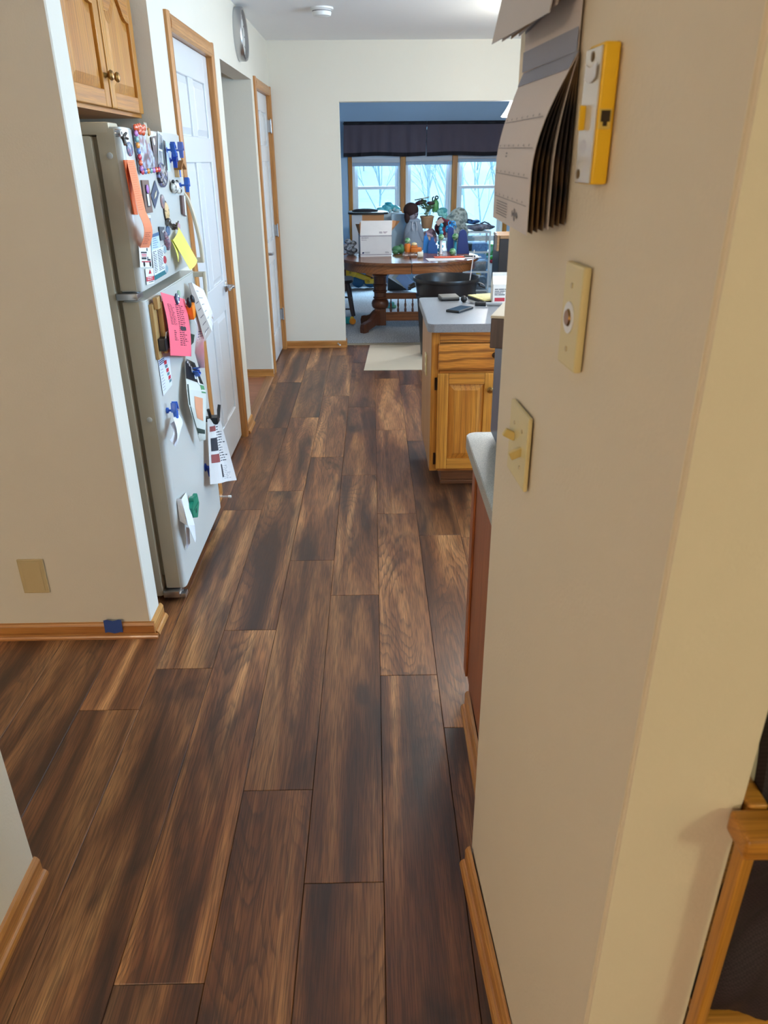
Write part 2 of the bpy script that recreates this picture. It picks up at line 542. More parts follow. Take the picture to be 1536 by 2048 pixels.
walls('wall_left', [
    ((XL - .12, 3.33, 0), (XL, 3.638, CEIL)), ((XL - .12, 3.638, 2.095), (XL, 4.52, CEIL)),
    ((XL - .12, 4.52, 0), (XL, 4.80, CEIL)), ((XL - .12, 4.80, 2.115), (XL, 5.985, CEIL)),
    ((XL - .12, 5.985, 0), (XL, 6.145, CEIL)), ((XL - .12, 6.145, 2.085), (XL, 6.955, CEIL)),
    ((XL - .12, 6.955, 0), (XL, YF, CEIL))], bev=0)
walls('wall_alcove', [((-1.75, 3.33, 0), (XL - .12, 3.45, CEIL)), ((-1.75, 2.433, 0), (-1.65, 3.33, CEIL))], bev=0)
walls('wall_alcove_soffit', [((-1.65, 2.433, 2.20), (-0.93, 3.33, CEIL))], bev=0)
walls('wall_stub', [((-3.0, 2.318, 0), (-0.84, 2.433, CEIL))])
walls('wall_near_left', [((-0.97, .62, 0), (-0.852, 1.29, CEIL))])
walls('wall_passage', [((-3.1, 0.9, 0), (-3.0, 2.43, CEIL))])
walls('wall_hall', [((-2.6, 5.985, 0), (XL - .12, 6.10, CEIL)), ((-2.7, 4.5, 0), (-2.6, 6.1, CEIL)), ((-2.6, 4.55, 0), (XL - .12, 4.66, CEIL))], bev=0)
walls('wall_far', [((XL - .12, YF, 0), (-0.262, YF + .115, CEIL)), ((-0.262, YF, 2.04), (1.95, YF + .115, CEIL)), ((1.95, YF, 0), (3.3, YF + .115, CEIL))], bev=0)
walls('wall_right', [((3.2, 1.27, 0), (3.3, 2.1, CEIL)), ((3.2, 4.1, 0), (3.3, YF, CEIL)), ((3.2, 2.1, 0), (3.3, 4.1, .9)), ((3.2, 2.1, 2.0), (3.3, 4.1, CEIL))], bev=0)
walls('wall_divider', [((0.365, 1.16, 0), (3.3, 1.27, CEIL))], bev=0)
walls('wall_near_room', [((3.2, -4.6, 0), (3.3, 1.16, CEIL)), ((-4.7, -4.6, 0), (3.2, -4.5, CEIL)), ((-4.7, -4.5, 0), (-4.6, 0.8, CEIL)), ((-4.6, .8, 0), (-3.1, .9, CEIL))], bev=0)
# short wall beside the photographer, a few degrees out of square, with a soft rounded corner
mb = MB(); mb.prism([(.227, 1.305), (.2725, .60), (.408, .60), (.362, 1.305)], 'XY', 0, CEIL)
es = [e for e in mb.bm.edges if abs(e.verts[0].co.z - e.verts[1].co.z) > 1]
bmesh.ops.bevel(mb.bm, geom=es, offset=0.004, segments=3, affect='EDGES')
struct(mb.build('wall_right_stub', plain('wall_paint_textured', rgb(228, 214, 190), 0.75, bump=0.16, bscale=150, var=0.015), smooth=True))
# dining room shell
walls('wall_window', [
    ((-2.6, YW, 0), (-0.27, YW + .16, CEIL)), ((1.845, YW, 0), (3.7, YW + .16, CEIL)),
    ((-0.27, YW, 0), (1.845, YW + .16, .50)), ((-0.27, YW, 1.99), (1.845, YW + .16, CEIL))], BLUEP, bev=0)
walls('wall_dining_left', [((-2.7, YF + .115, 0), (-2.6, YW + .16, CEIL)), ((-2.6, YF + .115, 0), (-.95, YF + .165, CEIL))], BLUEP, bev=0)
walls('wall_dining_right', [((3.6, YF + .115, 0), (3.7, YW, CEIL)), ((3.3, YF + .005, 0), (3.6, YF + .115, CEIL))], BLUEP, bev=0)
walls('ceiling', [((-4.7, -4.6, CEIL), (3.7, YW + .16, CEIL + .1))], CEILP, bev=0)

# ---- floor: sub-floor with every plank a part
floor = walls('floor', [((-4.7, -4.6, -.06), (3.3, YF + .09, -.008))], plain('subfloor', rgb(40, 28, 22), 0.9), bev=0)
joints = {-6: [1.35, 2.6, 3.9, 5.2], -5: [1.901, 3.19, 4.484, 5.77], -4: [2.112, 3.409, 4.683, 5.80], -3: [1.011, 2.341, 3.642, 4.897, 6.159],
          -2: [1.55, 2.873, 4.138, 5.404], -1: [1.25, 2.579, 3.851, 5.119], 0: [2.055, 3.343, 4.613, 5.879], 1: [1.792, 3.101, 4.4, 5.69]}
rp = random.Random(3)
PW = 0.1955
for k in range(-16, 17):
    x0 = .007 + PW * k; x1 = x0 + PW
    js = list(joints.get(k, []))
    if not js:
        j = rp.uniform(-.5, .5)
        js = [j + 1.29 * i for i in range(8)]
    while js[0] > -1.0:
        js.insert(0, js[0] - 1.29)
    while js[-1] < 6.2:
        js.append(js[-1] + 1.28)
    js = [max(-2.2, js[0] - 1.29)] + js + [YF + .085]
    x0, x1 = max(x0, -3.05), min(x1, 3.25)
    for a, b in zip(js, js[1:]):
        if x1 < XL - .1 and 2.43 < (a + b) / 2 < 6.9:
            if a > 2.5:
                continue
            b = min(b, 2.43)
        if b - a < 0.02 or x1 - x0 < 0.02:
            continue
        m_ = MB(); m_.bb((x0 + .0006, a + .0006, -.007), (x1 - .0006, b - .0006, 0), 0.0012, 1)
        m_.build('plank', PLANK, floor)
walls('floor_alcove', [((-1.65, 2.43, -.007), (XL - .12, 3.33, -.001))], plain('alcove_floor', rgb(70, 50, 40), 0.8), bev=0)
walls('floor_hall', [((-2.6, 4.66, -.007), (XL - .02, 5.985, .001))], wood('hall_floor_wood', rgb(188, 128, 96), rgb(160, 100, 74), rgb(110, 62, 46), 'X', 18, 1.2, 0.3, 0.4), bev=0)
walls('floor_dining', [((-2.6, YF + .09, -.05), (3.6, YW, .008))], CARPET, bev=0)

# ---- trim
def baseboard(name, axis, a, b, face, sgn, mat, h=.062, shoe=True, th=.012, sa=None, sb=None):
    """oak baseboard with a quarter-round shoe; runs a..b along axis on the plane 'face', standing out to sgn"""
    mb = MB()
    prof = [(0, 0), (th, 0), (th, h - .012), (th * .55, h - .003), (0, h)]
    pr2 = [(th, 0), (th + .013, 0), (th + .012, .007), (th + .009, .013), (th + .004, .017), (th, .018)]
    a0, b0 = a, b
    for pr in ([prof, pr2] if shoe else [prof]):
        a, b = (a0, b0) if pr is prof else (a0 if sa is None else sa, b0 if sb is None else sb)
        pts = [(face + sgn * p[0], p[1]) for p in pr]
        if axis == 'Y':
            mb.prism(pts, 'XZ', a, b)
        else:
            mb.prism(pts, 'YZ', a, b)
    return struct(mb.build(name, mat))


baseboard('baseboard_stub_face', 'X', -3.0, -0.8281, 2.318, -1, TRIM_X, sb=-.8152)
baseboard('baseboard_stub_end', 'Y', 2.3185, 2.445, -0.84, 1, TRIM_Y, sa=2.3185)
baseboard('baseboard_near_left', 'Y', 0.62, 1.292, -0.852, 1, TRIM_Y)
baseboard('baseboard_left', 'Y', 4.585, 4.80, XL, 1, TRIM_Y, shoe=True)
baseboard('baseboard_hall', 'X', -2.6, XL + .012, 5.985, -1, TRIM_X)
baseboard('baseboard_far', 'X', XL, -0.262, YF, -1, TRIM_X)
baseboard('baseboard_far_return', 'Y', YF - .012, YF + .115, -0.262, 1, TRIM_Y, shoe=False)
bbm = baseboard('baseboard_right_stub', 'Y', 0, .70, 0, -1, TRIM_Y)
RZ = -math.atan2(.0505, .70)      # the stub wall's own direction
bbm.location = (.2725, .60, 0); bbm.rotation_euler = (0, 0, math.atan2(.0505, .70))
# oak reducer along the hall doorway, metal carpet bar under the far opening
mb = MB(); mb.prism([(XL - .05, 0.001), (XL + .012, 0), (XL + .004, .006), (XL - .02, .010), (XL - .05, .010)], 'XZ', 4.80, 5.985)
struct(mb.build('trim_1', wood('reducer_wood', rgb(176, 126, 84), rgb(150, 102, 66), rgb(96, 60, 38), 'Y', 25, 1, .3)))
mb = MB(); mb.prism([(YF + .07, 0), (YF + .085, .011), (YF + .105, .013), (YF + .125, .008)], 'YZ', -.262, 1.95)
struct(mb.build('trim_2', plain('carpet_bar', rgb(176, 166, 146), 0.35, 0.7)))


# ---- six-panel doors in oak casing
def door(name, y0, y1, top, casings, hinge_y, handle_y, handle_z, hinges, near_cas=True):
    """leaf between y0 and y1 (opening), set back in its jamb on the left wall; faces +X"""
    root = sempty(name, (XL, y0, 0))
    w = y1 - y0; xf = -.022
    L0, L1 = .004, w - .004
    st = .105; mid = .10
    pw = (L1 - L0 - 2 * st - mid) / 2
    zr = [(0.012, .235), (.82, .985), (1.595, 1.71), (top - .135, top - .004)]       # rails: bottom, lock, frieze, top
    mb = MB()
    mb.bb((xf - .035, L0, .012), (xf - .012, L1, top - .004))
    for a, b in ((L0, L0 + st), (L1 - st, L1)):
        mb.bb((xf - .02, a, .012), (xf, b, top - .004), .003, 1)
    for a, b in zr:
        mb.bb((xf - .02, L0 + st - .001, a), (xf, L1 - st + .001, b), .003, 1)
    for (a, b), (c, d) in zip(zr, zr[1:]):
        mb.bb((xf - .02, L0 + st + pw, b - .001), (xf, L0 + st + pw + mid, c + .001), .003, 1)
    leaf = mb.build('door_leaf', DOORW, root)
    for (a, b), (c, d) in zip(zr, zr[1:]):
        for s in (0, 1):
            ya = L0 + st + s * (pw + mid) + .006; yb = ya + pw - .012; za, zb = b + .006, c - .006
            p = MB(); g = .028
            v = [(xf - .012, ya, za), (xf - .012, yb, za), (xf - .012, yb, zb), (xf - .012, ya, zb)]
            q = [(xf - .003, ya + g, za + g), (xf - .003, yb - g, za + g), (xf - .003, yb - g, zb - g), (xf - .003, ya + g, zb - g)]
            A = [p.bm.verts.new(i) for i in v]; B = [p.bm.verts.new(i) for i in q]
            p.bm.faces.new(B)
            for i in range(4):
                p.bm.faces.new((A[i], A[(i + 1) % 4], B[(i + 1) % 4], B[i]))
            p.build('door_panel', DOORW, leaf)
    cw = casings
    prof = lambda o: [(0, o), (.008, o), (.016, o + .012), (.017, o + cw * .6), (.012, o + cw), (0, o + cw)]
    m = MB(); m.prism([(p[0], w - .004 + p[1]) for p in prof(0)], 'XY', 0, top + cw); m.build('casing', TRIM_Z, root)
    m = MB(); m.prism([(p[0], .004 - p[1]) for p in prof(0)], 'XY', 0, top + cw); m.build('casing', TRIM_Z, root)
    m = MB(); m.prism([(p[0], top - .004 + p[1]) for p in prof(0)], 'XZ', .003, w - .003); m.build('casing', TRIM_Y, root)
    m = MB(); m.bb((-.12, w - .003, 0), (0.004, w + .0, top)); m.bb((-.12, 0, 0), (.004, .003, top)); m.bb((-.12, .003, top - .003), (.004, w - .003, top)); m.build('jamb', TRIM_Z, root)
    for z in hinges:
        hy = hinge_y
        h = MB()
        for k in range(5):
            h.lathe([(.0065, 0), (.0065, .0165)], (.005, hy, z - .045 + k * .018), seg=10)
        h.ball((.005, hy, z - .049), .006, 8); h.ball((.005, hy, z + .049), .006, 8)
        h.bb((-.02, hy - .02, z - .045), (-.001, hy + .02, z + .045))
        h.build('hinge', CHROME, leaf, smooth=True)
    h = MB()
    d = 1 if handle_y < w / 2 else -1
    h.lathe([(.030, 0), (.032, .004), (.026, .010), (.012, .014), (.011, .045)], (xf, handle_y, handle_z), (1, 0, 0), 20)
    h.tube([(xf + .045, handle_y, handle_z), (xf + .05, handle_y + d * .02, handle_z), (xf + .048, handle_y + d * .06, handle_z + .004), (xf + .044, handle_y + d * .105, handle_z - .003)], [.010, .010, .009, .007], 10)
    h.build('door_handle', CHROME, leaf, smooth=True)
    return root


door('door_1', 3.638, 4.52, 2.095, .062, .012, 4.445 - 3.638, .946, (1.86, 1.05, .25))
door('door_2', 6.145, 6.955, 2.085, .062, 6.955 - 6.145 - .012, 6.30 - 6.145, .92, (1.86, 1.05, .33))

# ---- the three far windows
VINYL = plain('white_vinyl', rgb(222, 232, 240), 0.35)
GLASS = glass_mat()
SHADE = plain('cellular_shade', rgb(214, 220, 228), 0.85)


def window(name, x0, x1, meet, shade_z):
    z0, z1 = .56, 1.96
    r = sempty(name, ((x0 + x1) / 2, YW + .05, 0)); hw = (x1 - x0) / 2
    m = MB(); f = .032
    for a, b in (((-hw, -.02, z0), (-hw + f, .06, z1)), ((hw - f, -.02, z0), (hw, .06, z1)), ((-hw + f, -.02, z0), (hw - f, .06, z0 + f)), ((-hw + f, -.02, z1 - f), (hw - f, .06, z1))):
        m.bb(a, b, .003, 1)
    m.build('window_frame', VINYL, r)
    spans = [(z0 + f, z1 - f, .03)] if meet is None else [(z0 + f, meet + .018, .014), (meet - .018, z1 - f, .042)]
    for a, b, y in spans:
        g = .042; s = MB(); w_ = hw - f
        for p, q in (((-w_, y - .012, a), (-w_ + g, y + .012, b)), ((w_ - g, y - .012, a), (w_, y + .012, b)), ((-w_ + g, y - .012, a), (w_ - g, y + .012, a + g * .9)), ((-w_ + g, y - .012, b - g * .9), (w_ - g, y + .012, b))):
            s.bb(p, q, .004, 1)
        so = s.build('window_sash', VINYL, r)
        p = MB(); p.bb((-w_ + g, y - .002, a + g * .9), (w_ - g, y + .002, b - g * .9)); p.build('window_pane', GLASS, so)
    s = MB(); n = 7
    pts = []
    top = z1 - .01
    for i in range(n + 1):
        pts.append((-.034 - (.012 if i % 2 else 0), top - (top - shade_z - .03) * i / n))
    back = [(p[0] + .02, p[1]) for p in pts[::-1]]
    s.prism(pts + back, 'YZ', -hw + .004, hw - .004)
    s.build('window_shade', SHADE, r)
    s = MB(); s.bb((-hw + .004, -.058, shade_z - .008), (hw - .004, -.03, shade_z + .034), .004, 1); s.build('shade_rail', plain('shade_rail', rgb(160, 182, 206), 0.6), r)
    return r


window('window_1', -.255, .395, 1.255, 1.532)
window('window_2', .466, 1.095, None, 1.545)
window('window_3', 1.165, 1.815, 1.255, 1.572)
m = MB(); m.bb((-.31, YW - .02, .47), (-.255, YW + .02, 2.03), .004, 1); struct(m.build('trim_3', OAK_Z))
m = MB(); m.bb((.395, YW - .02, .52), (.466, YW + .12, 1.99), .004, 1); struct(m.build('trim_4', OAK_Z))
m = MB(); m.bb((1.095, YW - .02, .52), (1.165, YW + .12, 1.99), .004, 1); struct(m.build('trim_5', OAK_Z))
m = MB(); m.bb((1.815, YW - .02, .47), (1.875, YW + .02, 2.03), .004, 1); struct(m.build('trim_6', OAK_Z))
m = MB(); m.bb((-.34, YW - .06, .50), (1.90, YW + .05, .525), .004, 1); m.bb((-.31, YW - .018, .44), (1.875, YW, .5), .003, 1); struct(m.build('trim_7', OAK_X))
# kitchen window on the right wall, beyond the frame
r = sempty('window_4', (3.25, 3.1, 0)); m = MB()
for a, b in (((-.04, -1, .9), (.04, -.94, 2)), ((-.04, .94, .9), (.04, 1, 2)), ((-.04, -.94, .9), (.04, .94, .95)), ((-.04, -.94, 1.95), (.04, .94, 2)), ((-.03, -.03, .95), (.03, .03, 1.95))):
    m.bb(a, b)
m.build('window_frame', VINYL, r)
m = MB(); m.bb((.0, -.94, .95), (.004, .94, 1.95)); m.build('window_pane', GLASS, r)

# ---- outdoors: pale winter ground and bare trees
m = MB()
rg = random.Random(5)
P_ = lambda u, v: (-24 + 52 * u, YW + .3 + 34 * v, -.5 + 3.6 * v * v + .25 * math.sin(u * 19 + v * 7) * v)
m.sheet(P_, 30, 20, .2, (0, 0, 1)); struct(m.build('ground', plain('winter_ground', rgb(84, 98, 104), 0.9, var=.2), smooth=True))
BARK = plain('pale_bark', rgb(180, 192, 198), 0.9, var=.15)


def tree(x, y, h, seed, label):
    rt = random.Random(seed)
    m = MB()

    def grow(p, d, l, r, depth):
        q = p + d * l
        m.tube([p, (p + q) / 2 + Vector((rt.uniform(-.04, .04), rt.uniform(-.04, .04), 0)) * l, q], [r, r * .85, r * .68], 5 if depth < 2 else 3, False)
        if depth >= 5:
            return
        for i in range((5, 4, 3, 3, 2)[depth]):
            a = rt.uniform(0, 6.28); t = rt.uniform(.35, .75)
            nd = (d + Vector((math.cos(a) * t, math.sin(a) * t, rt.uniform(-.1, .35)))).normalized()
            grow(p + d * l * rt.uniform(.2 if depth == 0 else .4, 1), nd, l * rt.uniform(.5, .75), r * .55, depth + 1)
    z = -.5 + 3.6 * ((y - YW - .3) / 34) ** 2
    grow(Vector((0, 0, 0)), Vector((rt.uniform(-.08, .08), rt.uniform(-.05, .05), 1)).normalized(), h * .5, h * .0055, 0)
    o = m.build('bare_tree', BARK, smooth=True); o.location = (x, y, z - .05)
    return tag(o, label, 'tree', 'bare trees outside the far windows')


rt0 = random.Random(21)
for i in range(26):
    yy = 17 + (i % 13) * 1.9 + rt0.uniform(-.6, .6); s = yy / 11.0
    tree((-.5 + 2.6 * rt0.random()) * s, yy, rt0.uniform(3.2, 5.2), 100 + i, 'leafless pale tree seen blurred and bright through the far windows')

# ================================================================ THINGS
REO = []


def mk(name, label, cat, group=None):
    o = thing(name, label, cat, group=group); REO.append(o); return o


def own(o, label, cat, group=None):
    """a thing that is one mesh (may carry part children)"""
    tag(o, label, cat, group); REO.append(o); return o


# ---------------------------------------------------------------- refrigerator
XF = -0.765            # door fronts
YA, YB = 2.562, 3.335   # door edges near / far
fr = mk('refrigerator', 'tall off-white top-freezer refrigerator covered in magnets and notes', 'refrigerator')
m = MB(); m.bb((-1.60, 2.555, .02), (-.858, 3.315, 1.675), .012); m.build('cabinet_body', FRIDGES, fr, True)
m = MB(); m.bb((-.858, 2.575, .11), (-.842, 3.318, 1.672)); body_g = m.build('gasket', plain('gasket_grey', rgb(150, 138, 116), 0.7), fr)


def fdoor(z0, z1, name):
    r = .020
    poly = [(-.842, YA)]
    for i in range(7):
        a = math.pi / 2 * i / 6
        poly.append((XF - r + r * math.sin(a), YA + r - r * math.cos(a)))
    for i in range(7):
        a = math.pi / 2 * i / 6
        poly.append((XF - r + r * math.cos(a), YB - r + r * math.sin(a)))
    poly.append((-.842, YB))
    d = MB(); d.prism(poly, 'XY', z0, z1, .004)
    return d.build(name, FRIDGEW, fr, True)


fd_top = fdoor(1.208, 1.698, 'freezer_door')
fd_bot = fdoor(.055, 1.178, 'fresh_food_door')
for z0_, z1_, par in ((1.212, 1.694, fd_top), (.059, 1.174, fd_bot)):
    m = MB(); m.bb((-.841, YA - .0012, z0_), (-.788, YA + .002, z1_)); m.build('door_edge_warm_tint', FRIDGES, par)  # almond strip paints warm light onto the near side of the white doors
for (pts, par, ze) in ((((-.768, 3.300, 1.490), (-.748, 3.305, 1.455), (-.730, 3.310, 1.38), (-.718, 3.312, 1.29), (-.716, 3.312, 1.212)), fd_top, 1.222),
                       (((-.716, 3.312, 1.174), (-.718, 3.312, 1.09), (-.730, 3.310, 1.00), (-.748, 3.305, .925), (-.768, 3.300, .890)), fd_bot, 1.164)):
    pv = [Vector(p) for p in pts]
    def cr(t, pv=pv):
        t *= len(pv) - 1; i = min(int(t), len(pv) - 2); f_ = t - i
        p0, p1, p2, p3 = pv[max(i - 1, 0)], pv[i], pv[i + 1], pv[min(i + 2, len(pv) - 1)]
        return .5 * ((2 * p1) + (p2 - p0) * f_ + (2 * p0 - 5 * p1 + 4 * p2 - p3) * f_ ** 2 + (3 * p1 - p0 - 3 * p2 + p3) * f_ ** 3)
    m = MB()
    front = [cr(i / 20) for i in range(21)]
    poly = [(p.x, p.z) for p in front] + [(p.x - .011, p.z) for p in front[::-1]]
    m.prism(poly, 'XZ', 3.296, 3.328, .003)
    m.bb((XF - .002, 3.297, ze - .010), (-.72, 3.327, ze + .010), .003)
    m.build('door_handle', FRIDGES, par, True)
for y, z, par in ((2.60, 1.618, fd_top), (2.60, .762, fd_bot)):
    m = MB(); m.lathe([(.010, 0), (.009, .003), (.004, .005)], (-.81, YA - .001, z), (0, -1, 0), 14); m.build('hole_plug', FRIDGEW, par, True)
m = MB(); m.bb((-.855, 2.545, 1.182), (-.785, 2.62, 1.204), .004); m.lathe([(.012, -.012), (.012, .012)], (-.80, 2.585, 1.193), seg=14); m.build('hinge', CHROME, fr, True)
m = MB(); m.bb((-.855, 2.545, .02), (-.79, 2.62, .05), .004); m.bb((-.81, 2.56, .012), (-.77, 2.60, .03), .003); m.build('hinge', CHROME, fr, True)
m = MB(); m.bb((-.99, 2.56, 1.675), (-.80, 2.66, 1.712), .01); m.build('hinge_cover', FRIDGES, fr, True)
m = MB()
for k in range(4):
    m.bb((-.90, 2.66, .03 + k * .016), (-.815, 3.31, .039 + k * .016), .002, 1)
m.bb((-.905, 2.64, .012), (-.85, 3.31, .10))
m.build('toe_grille', DKGREY, fr)
# paper data label and dark tag on the near side
m = MB(); Pl = quad((-1.06, 2.5545, 1.66), (-.905, 2.5545, 1.66), (-.905, 2.5545, 1.50), (-1.06, 2.5545, 1.50)); m.sheet(Pl, 1, 1, .0006, (0, -1, 0)); lb = m.build('data_label', plain('label_grey', rgb(186, 184, 180), 0.7), fr)
scribble(Pl, 8, INK, lb, out=(0, -1, 0), words=4)
m = MB(); m.bb((-.99, 2.5535, 1.39), (-.90, 2.555, 1.42)); m.build('dark_tag', BLACK, fr)

